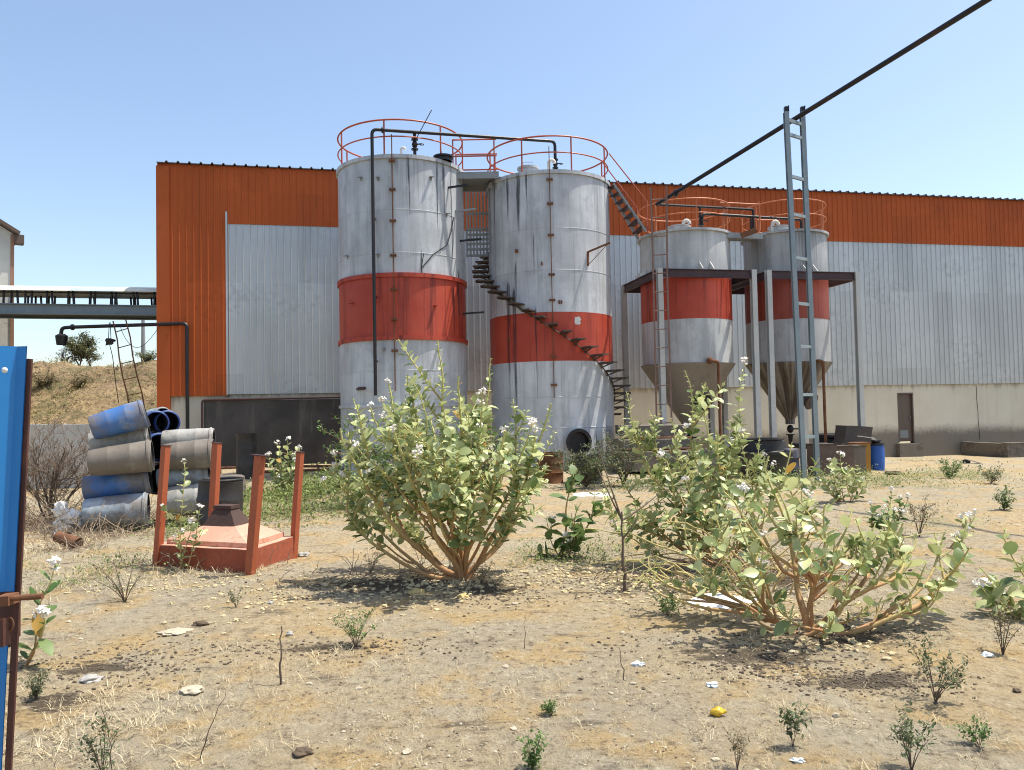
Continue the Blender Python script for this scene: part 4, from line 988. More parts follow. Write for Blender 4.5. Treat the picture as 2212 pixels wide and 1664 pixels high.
# ------------------------------------------------------------------ blue sheet gate, close to the camera
M_blue = paint('blue gate paint', (.016, .195, .50), .38, 0, .05, dirt=(.10, .10, .10), dirt_amt=.12, dirt_lo=.6, streak=.08, scale=2, bmp=.04)
M_gatef = paint('brown gate steel', (.075, .026, .018), .6, .1, .25, scale=6, dirt=(.16, .07, .03), dirt_amt=.4)
GY = 2.25
ga, gb = P(57, 748, GY), P(30, 1280, GY)
tilt = (ga - gb).normalized()
gate = thing('sheet_gate', 'bright blue corrugated sheet gate with a rusty brown frame and bolt, close by', 'gate', on(P(20, 1664, GY).x, GY))
xg = V((-1, .10, 0)).normalized()
def gpt(u, zz, off=0): 
    t = (zz - gb.z) / (ga.z - gb.z); return gb + (ga - gb) * t + xg * u + V((0, -off, 0))
def gsheet(z0, z1, u_off):
    mb = MB(); prof = [(0, 0), (.03, 0), (.065, .035), (.12, .035), (.155, 0), (.24, 0), (.275, .035), (.33, .035), (.365, 0), (.45, 0), (.485, .035), (.54, .035), (.575, 0), (.7, 0), (.735, .035), (.8, .035), (.84, 0), (1.1, 0)]
    for zz in (z0, z1):
        for (u, o) in prof: mb.v.append(gpt(u + u_off, zz, o))
    for (u, o) in prof: mb.v.append(gpt(u + u_off, z0, o - .004))
    for (u, o) in prof: mb.v.append(gpt(u + u_off, z1, o - .004))
    L = len(prof)
    for j in range(L - 1):
        mb.face((j, j + 1, L + j + 1, L + j)); mb.face((2 * L + j + 1, 2 * L + j, 3 * L + j, 3 * L + j + 1)); mb.face((L + j, L + j + 1, 3 * L + j + 1, 3 * L + j))
    return mb
zg_top = ga.z; zcut0 = P(30, 1278, GY).z; zcut1 = P(25, 1382, GY).z
part(gsheet(zcut0, zg_top, 0.0), 'upper_sheet', M_blue, gate, smooth=15)
part(gsheet(-.05, zcut1, .012), 'lower_sheet', M_blue, gate, smooth=15)
ft = P(62, 778, GY + .05)
mb = MB(); a, b = gpt(-.003, ft.z, -.012), gpt(-.003, -.1, -.012)
mb.bar(a, b, .018, .008, V((0, 1, 0))); part(mb, 'frame_post', M_gatef, gate)
mb = MB(); a, b = gpt(.012, zcut0 + .01, -.02), gpt(1.1, zcut0 + .01, -.02); mb.bar(a, b, .03, .05); a, b = gpt(.012, zcut1 + .0, -.02), gpt(1.1, zcut1 + .0, -.02); mb.bar(a, b, .03, .05)
zmid = (zcut0 + zcut1) / 2; mb.obox(gpt(.5, zmid, -.03), xg * .5, V((0, .006, 0)), V((0, 0, (zcut0 - zcut1) / 2))); part(mb, 'frame_rail', M_gatef, gate)
mb = MB(); a = P(-15, 1295, GY - .04); b = P(92, 1288, GY - .04); mb.tube([a, b], .0085, 10); mb.bar(P(2, 1296, GY - .03), P(30, 1294, GY - .03), .05, .028); part(mb, 'bolt', M_rust, gate)
mb = MB(); lp = P(22, 1348, GY - .03); mb.tube([lp + V((.011 * math.cos(a), -.004, .018 * math.sin(a))) for a in [i * 2 * math.pi / 14 for i in range(14)]], .0035, 6, closed=True); part(mb, 'padlock_ring', M_rust, gate)
mb = MB(); rp_ = P(10, 800, GY - .045); mb.blob(rp_, .009, (1, .6, 1), 0); part(mb, 'screw_head', M_white, gate)
mb = MB(); mb.bar(P(9, 1335, GY - .05), P(10, 1395, GY - .05), .03, .012, V((1, 0, 0))); part(mb, 'hasp_plate', M_gatef, gate)

# ------------------------------------------------------------------ things under the hoppers
def box_thing(name, label, cat, px, pyb, pyt, w, d, mat, lid=None, rz=.15, Y=None, tilt=0.0, lidmat=None):
    p = G(px, pyb) if Y is None else on(P(px, pyb, Y).x, Y); Y = p.y
    z_t = P(px, pyt, Y).z; H = z_t - p.z
    r = thing(name, label, cat, p)
    mb = MB(); mb.box(V((p.x - w / 2, p.y - d / 2, p.z - .08)), V((p.x + w / 2, p.y + d / 2, p.z + H - .03)), rz)
    part(rough(mb, .014, 3), 'body', mat, r, smooth=25)
    mb = MB(); mb.box(V((p.x - w / 2 - .025, p.y - d / 2 - .025, p.z + H - .028)), V((p.x + w / 2 + .025, p.y + d / 2 + .025, p.z + H)), rz); part(rough(mb, .016, 3), lid or 'lid', lidmat or M_tread, r, smooth=25)
    return r
M_brown = paint('brown box board', (.125, .085, .065), .8, 0, .2, scale=3, bmp=.3)
M_yel = paint('rusty yellow paint', (.34, .17, .025), .7, 0, .15, dirt=(.10, .05, .03), dirt_amt=.6, scale=3)
box_thing('metal_bin', 'dark brown metal bin close behind the mast foot', 'bin', 1776, 1020, 958, .52, .5, M_brown, Y=19.2)
box_thing('metal_bin', 'brown metal bin with a dark lid, next to the mast-foot bin on its warehouse side', 'bin', 1812, 1016, 962, .55, .5, M_brown, Y=20.2)
box_thing('metal_bin', 'squat brown bin with rubbish on its lid in front of the yellow box', 'bin', 1838, 1011, 962, .55, .5, M_conc, Y=20.6)
box_thing('yellow_box', 'rusty yellow steel box under a brown plate beside the blue barrel', 'box', 1857, 1004, 956, .42, .4, M_yel, Y=21.6, rz=.1, lidmat=M_rust)
q = on(P(1842, 1000, 22.6).x, 22.6)
tx = thing('tilted_box', 'dark grey box tipped sideways on top of the junk heap', 'box', q + V((0, 0, .3)))
mb = MB(); c_ = P(1842, 940, 22.3); ca_, sa_ = math.cos(.09), math.sin(.09); mb.obox(c_, V((.40, .05, -.08 * .4)), V((-.05, .25, 0)), V((.04, 0, .26))); part(rough(mb, .012, 3), 'body', paint('charred board', (.075, .065, .058), .8, scale=3, bmp=.3), tx, smooth=25)
mb = MB(); mb.bar(c_ + V((.0, -.27, -.02)), c_ + V((.43, -.24, -.08)), .012, .02); part(mb, 'strap', M_white, tx)
mb = MB(); mb.box(V((q.x - .3, q.y - .25, q.z - .1)), V((q.x + .35, q.y + .25, c_.z - .26))); one(rough(mb, .02, 3), 'concrete_block', M_conc, q, 'dark concrete block carrying the tilted box', 'block')
bb = on(P(1893, 995, 22.6).x, 22.6); zt_bb = P(1893, 957, 22.6).z
bl = thing('blue_barrel', 'upright blue barrel with a rubbish heaped black top by the warehouse wall', 'barrel', bb)
H = zt_bb - bb.z; R = .215
mb = MB(); mb.lathe(bb, [(R * .9, -.05), (R * .95, .04), (R, .2), (R * 1.03, H * .5), (R, H * .8), (R * .97, H - .06)], 32); part(mb, 'body', drum_mat('bright blue barrel', (.012, .085, .36), (.02, .12, .42), .66, 6.1), bl, smooth=40)
mb = MB(); mb.lathe(bb, [(R * .97, H - .07), (R * 1.06, H - .06), (R * 1.04, H), (.01, H)], 32); mb.blob(bb + V((-.08, 0, H + .05)), .14, (1.2, 1, .6), .5, 2); mb.blob(bb + V((.1, .05, H + .02)), .10, (1, 1, .5), .5, 7); part(mb, 'lid', M_black, bl)
# black tub and tyre-like reel under the second hopper
tk = G(1650, 1045); tk = on(P(1650, 1010, 18.6).x, 18.6)
tr = thing('black_tub', 'big round black tub with a second tub nested in its mouth', 'tub', tk)
zt_k = P(1640, 975, 18.6).z - tk.z
mb = MB(); mb.lathe(tk, [(.55, -.05), (.60, .1), (.66, zt_k - .06), (.72, zt_k - .05), (.72, zt_k), (.62, zt_k), (.55, .2), (.01, .2)], 40); part(mb, 'body', DM['black'], tr, smooth=40)
mb = MB(); mb.lathe(tk + V((.02, .1, zt_k)), [(.44, -.1), (.50, .0), (.47, .02), (.45, .26), (.50, .28), (.50, .31), (.40, .31), (.36, .05), (.01, .05)], 36); part(mb, 'inner_tub', DM['black'], tr, smooth=40)
for lab_, px_, Y_, pt_, R_, mt_ in (('black drum with a dented lid standing left of the nested black tubs', 1600, 19.6, 962, .29, 'black'), ('navy drum between the nested tubs and the mast', 1700, 18.9, 968, .28, 'navy'), ('sooty drum behind the nested tubs under the streaked cone', 1672, 21.5, 950, .29, 'black'), ('grey drum at the foot of the hopper ladder, among the leggy bush stems', 1545, 19.2, 968, .28, 'mud')):
    p_ = on(P(px_, 1000, Y_).x, Y_); H_ = P(px_, pt_, Y_).z - p_.z; r_ = thing('plastic_drum', lab_, 'drum', p_)
    mb = MB(); mb.lathe(p_, [(R_ * .95, -.08), (R_, .05), (R_, H_ * .3), (R_ * 1.04, H_ * .33), (R_, H_ * .36), (R_, H_ * .66), (R_ * 1.04, H_ * .69), (R_, H_ * .72), (R_ * .97, H_ - .06), (R_ * .85, H_ - .01), (R_ * .80, H_), (R_ * .76, H_ - .03), (.01, H_ - .035)], 36, M=Matrix.Rotation(rnd.uniform(-.05, .05), 3, 'Y')); part(mb, 'body', DM[mt_], r_, smooth=40)
    mb = MB(); mb.lathe(p_ + V((.1, -.05, H_ - .035)), [(.045, 0), (.045, .03), (.01, .03)], 12); part(mb, 'bung', DM['black'], r_)
rl = on(P(1790, 960, 23.4).x, 23.4); zr2 = P(1790, 942, 23.4).z
mb = MB()
for i, (dz, r) in enumerate(((-.32, .42), (-.16, .46), (0, .44))): mb.tube(hoop(V((rl.x, rl.y, 0)), r - .08, zr2 + dz, 0, 2 * math.pi, 30)[:-1], .085, 10, closed=True)
mb.lathe(V((rl.x, rl.y, rl.z)), [(.30, -.1), (.30, zr2 - rl.z - .02), (.01, zr2 - rl.z - .01)], 20)
ty = thing('tyre', 'stack of worn black tyres under the streaked hopper', 'tyre', rl)
ty.name = 'hose_reel'; tag(ty, 'black coiled hose heaped under the streaked hopper near the drain pipe', 'hose'); part(mb, 'coil', M_dark, ty)
# rusty drum and black barrel near the stair tank
for nm, lab, px, Y, pyt, R, mt in (('rusty_drum', 'rust brown steel drum between the big bush and the black drum', 1188, 17.6, 978, .30, paint('rusted drum', (.15, .065, .025), .85, .1, .4, dirt=(.05, .025, .015), dirt_amt=.6, scale=3, bmp=.4)),
                                  ('steel_drum', 'sooty black steel drum under the feathery green branch', 1268, 17.4, 984, .34, DM['black'])):
    p = on(P(px, 1020, Y).x, Y); H = P(px, pyt, Y).z - p.z; r = thing(nm, lab, 'drum', p)
    mb = MB(); mb.lathe(p, [(R, -.08), (R, .02), (R * .98, .03), (R, H * .33), (R * 1.03, H * .35), (R, H * .37), (R, H * .65), (R * 1.03, H * .67), (R, H * .69), (R, H - .03), (R * 1.03, H - .015), (R * 1.02, H), (R * .95, H), (R * .95, H - .025), (.01, H - .03)], 36); part(mb, 'body', mt, r, smooth=40)
    mb = MB(); mb.lathe(p + V((.14, .0, H - .03)), [(.04, 0), (.04, .02), (.01, .02)], 12); part(mb, 'bung', mt, r)
# stepped slab base at the foot of the spiral stair
sb = on(P(1400, 990, 19.9).x, 19.9)
sr = thing('slab_base', 'stack of dark weathered concrete slabs at the foot of the hopper ladder', 'slab base', sb)
for (x0, x1, yt, yb, Y) in ((1335, 1500, 975, 1020, 19.4), (1340, 1490, 948, 972, 19.9), (1345, 1480, 918, 944, 20.3)):
    a, b = P(x0, yb, Y), P(x1, yt, Y); mb = MB(); mb.box(V((a.x, Y, a.z)), V((b.x, Y + 1.5, b.z))); part(rough(mb, .03, 5), 'slab', M_conc, sr, smooth=25)
mb = MB(); a, b = P(1345, 946, 20.1), P(1490, 945, 20.1); mb.tube([a, b], .03, 6); mb.tube([a - V((0, .5, .28)), b - V((0, .5, .26))], .025, 6); part(mb, 'rusty_pipe', M_rust, sr)
# plank on a brick, rubble
pl = G(2090, 1001); bd = thing('wooden_plank', 'short pale plank propped on a dark brick before the low wall', 'plank', pl)
mb = MB(); a, b = P(2083, 992, pl.y), P(2118, 1001, pl.y - .1); mb.bar(a, b, .16, .03); part(mb, 'board', paint('sunbleached board', (.52, .45, .36), .85, scale=4), bd); mb = MB(); q = P(2088, 999, pl.y); mb.box(V((q.x - .09, q.y - .05, h(q.x, q.y) - .05)), V((q.x + .09, q.y + .12, a.z - .03))); part(mb, 'brick', M_dark, bd)

# ------------------------------------------------------------------ stones and litter
M_stone = paint('pale limestone', (.50, .43, .31), .9, 0, .15, scale=8, bmp=.5); M_stoneg = paint('grey stone', (.40, .38, .35), .9, 0, .15, scale=8, bmp=.5); M_clod = paint('dark clod', (.12, .085, .055), .95, 0, .25, scale=8, bmp=.6)
M_stoney = paint('yellow sulphur stone', (.56, .42, .18), .9, 0, .2, scale=8, bmp=.5)
mats = [M_stone, M_stoneg, M_clod, M_stoney]
for i, (px, py, wpx, sq_, mt, lab, nm) in enumerate((
    (655, 1201, 22, (1, 1, .55), 1, 'rounded grey stone beside the slim red post near the big bush', 'stone'),
    (378, 1366, 44, (1.3, 1, .18), 0, 'flat pinkish white stone slab pressed into the bare soil', 'stone'),
    (584, 1304, 12, (1, 1, .7), 1, 'small smooth grey pebble below the red concrete hatch', 'stone'),
    (412, 1494, 44, (1.2, 1, .30), 0, 'broad cream stone half buried near the dry grass', 'stone'),
    (196, 1470, 40, (1.2, 1, .35), 1, 'rough pale grey rock lying in the dark patch by the gate', 'stone'),
    (432, 1351, 22, (1.3, .8, .6), 2, 'dark brown clod shaped like a twisted root', 'dirt_clod'),
    (626, 1372, 16, (1, .8, .7), 1, 'brown grey stone beside the upright dry stalk', 'stone'),
    (655, 1630, 34, (1.2, .8, .55), 2, 'crumbled black clod near the bottom edge of the photo', 'dirt_clod'),
    (806, 1399, 12, (1, .8, .9), 2, 'black chip of coal by the feathery weed', 'dirt_clod'),
    (1000, 1292, 22, (1, .9, .7), 3, 'yellowish lump of stone at the root of the big bush', 'stone'),
    (900, 1284, 28, (1.2, .9, .6), 3, 'pale yellow crumbly lump just left of the big bush root', 'stone'),
    (2025, 1505, 16, (.8, .8, 1.1), 2, 'dark upright stone at the foot of the leafy weed', 'dirt_clod'),
    (2196, 1495, 16, (1, 1, .7), 2, 'reddish brown pebble at the picture edge', 'dirt_clod'),
    (1930, 1025, 26, (1.4, 1, .45), 2, 'low dark clod on the open ground before the door', 'dirt_clod'))):
    p = G(px, py); sc = wpx / 2 / FPX * p.y
    mb = MB(); mb.blob(p + V((0, 0, sc * sq_[2] * .35)), sc, sq_, .35, i + 3, sub=3 if wpx > 20 else 2); one(mb, nm, mats[mt], p, lab, 'stone' if nm == 'stone' else 'clod', smooth=70)
M_lime = paint('white lime', (.78, .77, .74), .9, 0, .08, scale=4, bmp=.5, dirt=(.35, .30, .24), dirt_amt=.5, dirt_lo=.55)
for (px, py, wx, wy, lab) in ((1560, 1297, .28, .30, 'spilled white lime patch under the sprawling bush'), (1275, 1068, .42, .5, 'strip of white lime on the ground behind the slender plant')):
    p = G(px, py); mb = MB(); n = 40; rings = 7
    for i in range(rings + 1):
        for j in range(n):
            a = 2 * math.pi * j / n; r = i / rings * (1 + .35 * noise.noise(V((math.cos(a) * 2, math.sin(a) * 2, wx * 9))) + .15 * noise.noise(V((math.cos(a) * 6, math.sin(a) * 6, 2))))
            x, y = p.x + wx * r * math.cos(a), p.y + wy * r * math.sin(a)
            mb.v.append(V((x, y, h(x, y) + .032 * (1 - (i / rings) ** 2) + .012 * noise.noise(V((x * 14, y * 14, 0))) - .006)))
    for i in range(rings):
        for j in range(n): mb.face((i * n + j, i * n + (j + 1) % n, (i + 1) * n + (j + 1) % n, (i + 1) * n + j))
    one(mb, 'lime_heap', M_lime, p, lab, 'lime', smooth=80)
p = G(1549, 1546); yb = thing('crushed_bottle', 'small yellow crushed plastic bottle on the bare foreground soil', 'bottle', p)
M_yp = paint('yellow plastic', (.60, .38, .02), .35, 0, .1, bmp=.1, dirt_amt=.2); s_ = p.y / FPX
mb = MB(); mb.blob(p + V((0, 0, 8 * s_)), 12 * s_, (1.15, .8, .8), .25, 4, sub=2); part(mb, 'body', M_yp, yb, smooth=60)
mb = MB(); mb.tube([p + V((9 * s_, 0, 7 * s_)), p + V((19 * s_, 0, 9 * s_))], 4 * s_, 10); part(mb, 'neck', M_yp, yb)
for px, py, lab in ((1723, 1646, 'tiny crumpled pale blue wrapper among the foreground weeds'), (1540, 1482, 'scrap of white plastic above the yellow bottle'), (1378, 1437, 'torn grey white scrap between the bushes and the bottom edge'), (2130, 1418, 'white crumpled scrap at the foot of the dry stalk')):
    p = G(px, py); s_ = p.y / FPX; mb = MB(); mb.blob(p + V((0, 0, 3 * s_)), 9 * s_, (1.2, .9, .5), .7, px, sub=2); one(mb, 'wrapper', paint('scrap', (.62, .68, .70), .4, bmp=.1) if 'scrap' not in bpy.data.materials else bpy.data.materials['scrap'], p, lab, 'litter', smooth=20)
p = G(150, 1183); pp = on(p.x, p.y); mb = MB(); a, b = P(125, 1165, p.y) + V((0, 0, .03)), P(170, 1178, p.y - .1) + V((0, 0, .02)); mb.tube([a, b], .075, 16, caps=False); mb.tube([b, a], .066, 16, caps=False)
one(mb, 'pipe_offcut', M_rust, pp, 'short rusty pipe offcut lying in the dead twigs below the bare shrub', 'pipe')
p = G(148, 1150); mb = MB(); rr = random.Random(4); top = P(146, 1090, p.y)
for i in range(7): mb.blob(p.lerp(top, i / 7) + V((rr.uniform(-.1, .1), rr.uniform(-.1, .1), 0)), .09, (1, .7, .8), .9, i, sub=2)
one(mb, 'plastic_sack', M_lime, p, 'crumpled white plastic sack caught below the bare shrub', 'sack', smooth=25)

# pebbles, clods (nobody could count them)
def scatter(name, mat, items, sub=0):
    mb = MB()
    for (p, r, s) in items: mb.blob(p + V((0, 0, r * .25)), r, (rnd.uniform(.8, 1.5), rnd.uniform(.7, 1.1), rnd.uniform(.4, .8)), .5, s, sub=sub)
    o = mb.build(name, mat, smooth=0); o['kind'] = 'stuff'; return o
def rpos(lo=3.2, hi=20, spread=.75, cl=-9):
    for _ in range(30):
        q = rpos_(lo, hi, spread)
        if noise.noise(V((q.x * .9, q.y * .9, 6.6))) + .5 * noise.noise(V((q.x * 3, q.y * 3, 1.1))) > cl: break
    return q
def rpos_(lo, hi, spread):
    y = lo + (hi - lo) * rnd.random() ** 1.7; x = (rnd.random() * 2 - 1) * spread * y; return on(x, y)
it = [(rpos(cl=.12), rnd.uniform(.003, .009) * (1 + 1.6 * (rnd.random() < .07)), i) for i in range(2600)]
scatter('pale_gravel', M_stone, it)
it = [(rpos(cl=.05), rnd.uniform(.002, .007) * (1 + 1.5 * (rnd.random() < .04)), i) for i in range(3200)]
scatter('dark_gravel', paint('brown grit', (.17, .125, .08), .95, 0, .3, scale=8, bmp=.4), it)
it = []
for (px, py, n, sx, sy) in ((960, 1258, 420, .85, .45), (1250, 1240, 220, .9, .35), (1450, 1265, 420, .9, .5), (1700, 1330, 260, .7, .5), (640, 1300, 160, .9, .5), (370, 1270, 120, .9, .3), (1985, 995, 240, .8, .25)):
    c_ = G(px, py)
    for i in range(n): x, y = c_.x + rnd.gauss(0, sx * .5), c_.y + rnd.gauss(0, sy); it.append((on(x, y), rnd.uniform(.006, .022) * (1.6 if py < 1000 else 1), i))
scatter('limestone_rubble', M_stoney if False else paint('cream rubble', (.55, .45, .26), .9, 0, .25, scale=6, bmp=.4), it, 1)
it = []
for (px, py, n, sx, sy) in ((840, 1262, 700, .95, .30), (1060, 1270, 350, .5, .3), (1430, 1250, 600, .9, .4), (1640, 1400, 260, .8, .3), (1830, 1370, 200, .5, .15), (1650, 1440, 120, .35, .12), (1870, 1470, 260, .5, .15), (230, 1440, 300, .6, .3), (700, 1400, 220, 1.2, .15)):
    c_ = G(px, py)
    for i in range(int(n * 1.6)): x, y = c_.x + rnd.gauss(0, sx * .6), c_.y + rnd.gauss(0, sy); it.append((on(x, y), rnd.uniform(.003, .011), i))
scatter('leaf_mould_litter', paint('leaf mould', (.13, .098, .066), .95, 0, .4, scale=6, bmp=.4), it, 1)
# ------------------------------------------------------------------ plants
def leafmat(name, pale, deep, trans=.35, rough=.5):
    mt, nt, b = newmat(name)
    at = N(nt, 'ShaderNodeAttribute', attribute_name='tone')
    v = COORD(nt); n = NOI(nt, v, 9, 3)
    c = MIX(nt, at.outputs['Fac'], deep, pale)
    c = MIX(nt, MA(nt, 'MULTIPLY', RAMP(nt, n, .5, .8), .25), c, [x * .7 for x in deep])
    c = MIX(nt, RAMP(nt, at.outputs['Fac'], 1.2, 1.6), c, (.50, .30, .07))
    nt.links.new(c, b.inputs['Base Color']); b.inputs['Roughness'].default_value = rough; b.inputs['Specular IOR Level'].default_value = .45
    tr = N(nt, 'ShaderNodeBsdfTranslucent', {'Color': c}); mx = N(nt, 'ShaderNodeMixShader', {0: trans, 1: b.outputs[0], 2: tr.outputs[0]})
    nt.links.new(mx.outputs[0], nt.nodes['Material Output'].inputs[0]); return mt
def tonemat(name, lo, hi, rough=.8):
    mt, nt, b = newmat(name); at = N(nt, 'ShaderNodeAttribute', attribute_name='tone'); v = COORD(nt)
    c = MIX(nt, at.outputs['Fac'], lo, hi); c = MIX(nt, MA(nt, 'MULTIPLY', RAMP(nt, NOI(nt, v, 30, 4), .5, .7), .4), c, [x * .5 for x in lo])
    nt.links.new(c, b.inputs['Base Color']); b.inputs['Roughness'].default_value = rough; return mt
M_leaf = leafmat('waxy grey green leaf', (.70, .72, .36), (.135, .20, .06), .32, .38)
M_leafd = leafmat('fresh green leaf', (.22, .30, .10), (.07, .13, .03), .35)
M_fern = leafmat('feathery green leaf', (.17, .27, .06), (.05, .12, .025), .35)
M_weed = leafmat('dull weed leaf', (.16, .20, .08), (.06, .085, .035), .3)
M_drylf = leafmat('dry weed leaf', (.28, .22, .11), (.10, .09, .045), .2)
M_stem = tonemat('shrub stem', (.42, .215, .105), (.50, .46, .17))
M_twig = tonemat('dry twig', (.10, .065, .045), (.22, .16, .11))
M_straw = tonemat('dry straw', (.42, .33, .19), (.66, .56, .37), .9)
M_flower = paint('white pink blossom', (.80, .75, .68), .7, 0, .1, dirt=(.55, .40, .42), dirt_amt=.35, dirt_lo=.52, scale=14, bmp=0)
def leaf(mb, p, d, up, L, W, tone, fold=.18, droop=.12, rows=((0, .10), (.18, .70), (.5, 1.0), (.8, .74), (1, .04))):
    d = d.normalized(); b = d.cross(up)
    if b.length < .05: b = d.cross(V((1, .3, 0)))
    b.normalize(); n = b.cross(d); k = len(mb.v)
    for s, w in rows:
        c = p + d * (L * s) - n * (droop * L * s * s); hw = W * .5 * w
        mb.v += [c - b * hw + n * (hw * fold), c, c + b * hw + n * (hw * fold)]
    for i in range(len(rows) - 1):
        a = k + i * 3
        mb.face((a, a + 1, a + 4, a + 3), tone); mb.face((a + 1, a + 2, a + 5, a + 4), tone)
def qcurve(a, c, b, n): return [a * ((1 - t) ** 2) + c * (2 * t * (1 - t)) + b * (t * t) for t in [i / n for i in range(n + 1)]]
def flower(mb, p, r, rr):
    for i in range(rr.randint(10, 16)):
        d = V((rr.gauss(0, 1), rr.gauss(0, 1), rr.gauss(.4, .8))).normalized(); q = p + d * r * rr.uniform(.4, 1)
        s = r * rr.uniform(.22, .36)
        if rr.random() < .45: mb.blob(q, s, (1, 1, .9), .3, i, sub=0)
        else:
            for j in range(5):
                a = 2 * math.pi * j / 5 + i; u = d.cross(V((.3, .2, 1))).normalized(); w = d.cross(u)
                e = u * math.cos(a) + w * math.sin(a); f = u * -math.sin(a) + w * math.cos(a); mb.quad(q, q + (e * .6 + f * .4) * s * 1.2, q + e * s * 1.7 + d * s * .3, q + (e * .6 - f * .4) * s * 1.2)
def shrub(label, base, stems, seed, Lmax=.155, fl=.8, start=.42, node=.062, spread=.05, side=2, r0=.022, leafm=None, group=None, name='milkweed_shrub', wl_=.70, lush=1.0, nmain=0):
    """stems: list of (tip point, bow) ; leaves in crossed pairs along the outer part of every stem, blossoms at the tips"""
    rr = random.Random(seed); root = thing(name, label, 'shrub', base, group)
    ms, ml, mf = MB(), MB(), MB()
    def clothe(pts, f0, Lm, flw):
        L = [0];
        for i in range(1, len(pts)): L.append(L[-1] + (pts[i] - pts[i - 1]).length)
        tot = L[-1]; s = tot * f0; k = 0
        ph = rr.uniform(0, 6.28)
        while s < tot:
            i = max(j for j in range(len(L)) if L[j] <= s); i = min(i, len(pts) - 2)
            t = (s - L[i]) / max(1e-6, L[i + 1] - L[i]); p = pts[i].lerp(pts[i + 1], t); ax = (pts[i + 1] - pts[i]).normalized()
            u = ax.cross(V((.31, .77, .2))).normalized(); w = ax.cross(u)
            fr = s / tot; env = min(1, (1.06 - fr) * 3.2) * (.72 + .28 * min(1, (fr - f0) * 5 + .2))
            for sg in (0, math.pi):
                if rr.random() > .93 * lush: continue
                a = ph + k * (math.pi / 2 + .12) + sg + rr.gauss(0, .18)
                o = u * math.cos(a) + w * math.sin(a)
                d = (o + ax * rr.uniform(.35, .95) + V((0, 0, rr.uniform(-.15, .15)))).normalized()
                LL = Lm * env * rr.uniform(.55, 1.18); tone = max(.02, min(1, rr.gauss(.50, .36)))
                if rr.random() < .012: tone = 2.0
                if rr.random() < .10: LL *= .55
                leaf(ml, p + o * .006, d, ax + V((rr.gauss(0, .2), rr.gauss(0, .2), .15)), LL, LL * wl_ * rr.uniform(.85, 1.1), tone, rr.uniform(.02, .45), rr.uniform(-.1, .35))
            s += node * rr.uniform(.8, 1.25) * (Lm / .14); k += 1
        if rr.random() < flw:
            flower(mf, pts[-1] + V((0, 0, .02)), rr.uniform(.04, .065) * Lm / .15, rr)
    mains = []; nm = nmain or len(stems)
    pick = set(int(i * len(stems) / nm) for i in range(nm))
    order = sorted(range(len(stems)), key=lambda i: i not in pick)
    for si in order:
        st_ = stems[si]; tip, bow = st_[0], st_[1]; stt = st_[2] if len(st_) > 2 else start
        b0 = base + V((rr.gauss(0, spread * .6), rr.gauss(0, spread * .6), -.03)); rsc = 1.0
        if si not in pick and mains:
            pp = min(mains, key=lambda q: (q[-1] - tip).length * rr.uniform(.8, 1.2)); b0 = pp[int(len(pp) * rr.uniform(.22, .48))].copy(); rsc = .62; stt = max(.25, stt - .18) if len(st_) < 3 else stt
        d = tip - b0; L = d.length
        ctl = b0 + V((d.x * (.5 + bow), d.y * (.5 + bow * .6), d.z * (.5 - bow * .55)))
        n = max(8, int(L / .1)); pts = qcurve(b0, ctl, tip, n)
        for i in range(1, n): pts[i] = pts[i] + V((noise.noise(pts[i] * 2.3 + V((seed, si, 0))), noise.noise(pts[i] * 2.3 + V((si, seed, 5))), noise.noise(pts[i] * 2.3))) * .075
        if si in pick: mains.append(pts)
        rad = r0 * rsc * rr.uniform(.55, 1.2) * min(1.2, .55 + L * .35)
        ms.tube(pts, [rad * (1 - .78 * i / n) + .002 for i in range(n + 1)], 7, tones=[min(1, .05 + 1.15 * (i / n) ** 1.2) for i in range(n + 1)])
        clothe(pts, min(.92, stt + rr.uniform(-.08, .08)), Lmax, fl)
        for q in range(side if stt < .75 else 0):
            f = rr.uniform(.38, .82); i = int(f * n); p = pts[i]; ax = (pts[min(i + 1, n)] - pts[i - 1]).normalized()
            e = p + (ax * .55 + V((rr.gauss(0, .55), rr.gauss(0, .55), rr.uniform(.1, .6)))).normalized() * L * rr.uniform(.18, .36)
            m_ = 6; sp = qcurve(p, p.lerp(e, .5) + V((0, 0, -.04)), e, m_)
            ms.tube(sp, [rad * (.45 - .3 * j / m_) + .002 for j in range(m_ + 1)], 6, tones=[.55 + .45 * j / m_ for j in range(m_ + 1)])
            clothe(sp, .18, Lmax * .88, fl * .8)
    part(ms, 'stem', M_stem, root, smooth=60); part(ml, 'foliage', leafm or M_leaf, root, smooth=60)
    if mf.v: part(mf, 'blossom', M_flower, root, smooth=0)
    return root
rr_ = random.Random(5)
def tips(lst, Y, dY, ground=None):
    return [(P(x, y, Y + (t if t is not None else rr_.uniform(-dY, dY))), bow) for (x, y, bow, t) in lst]
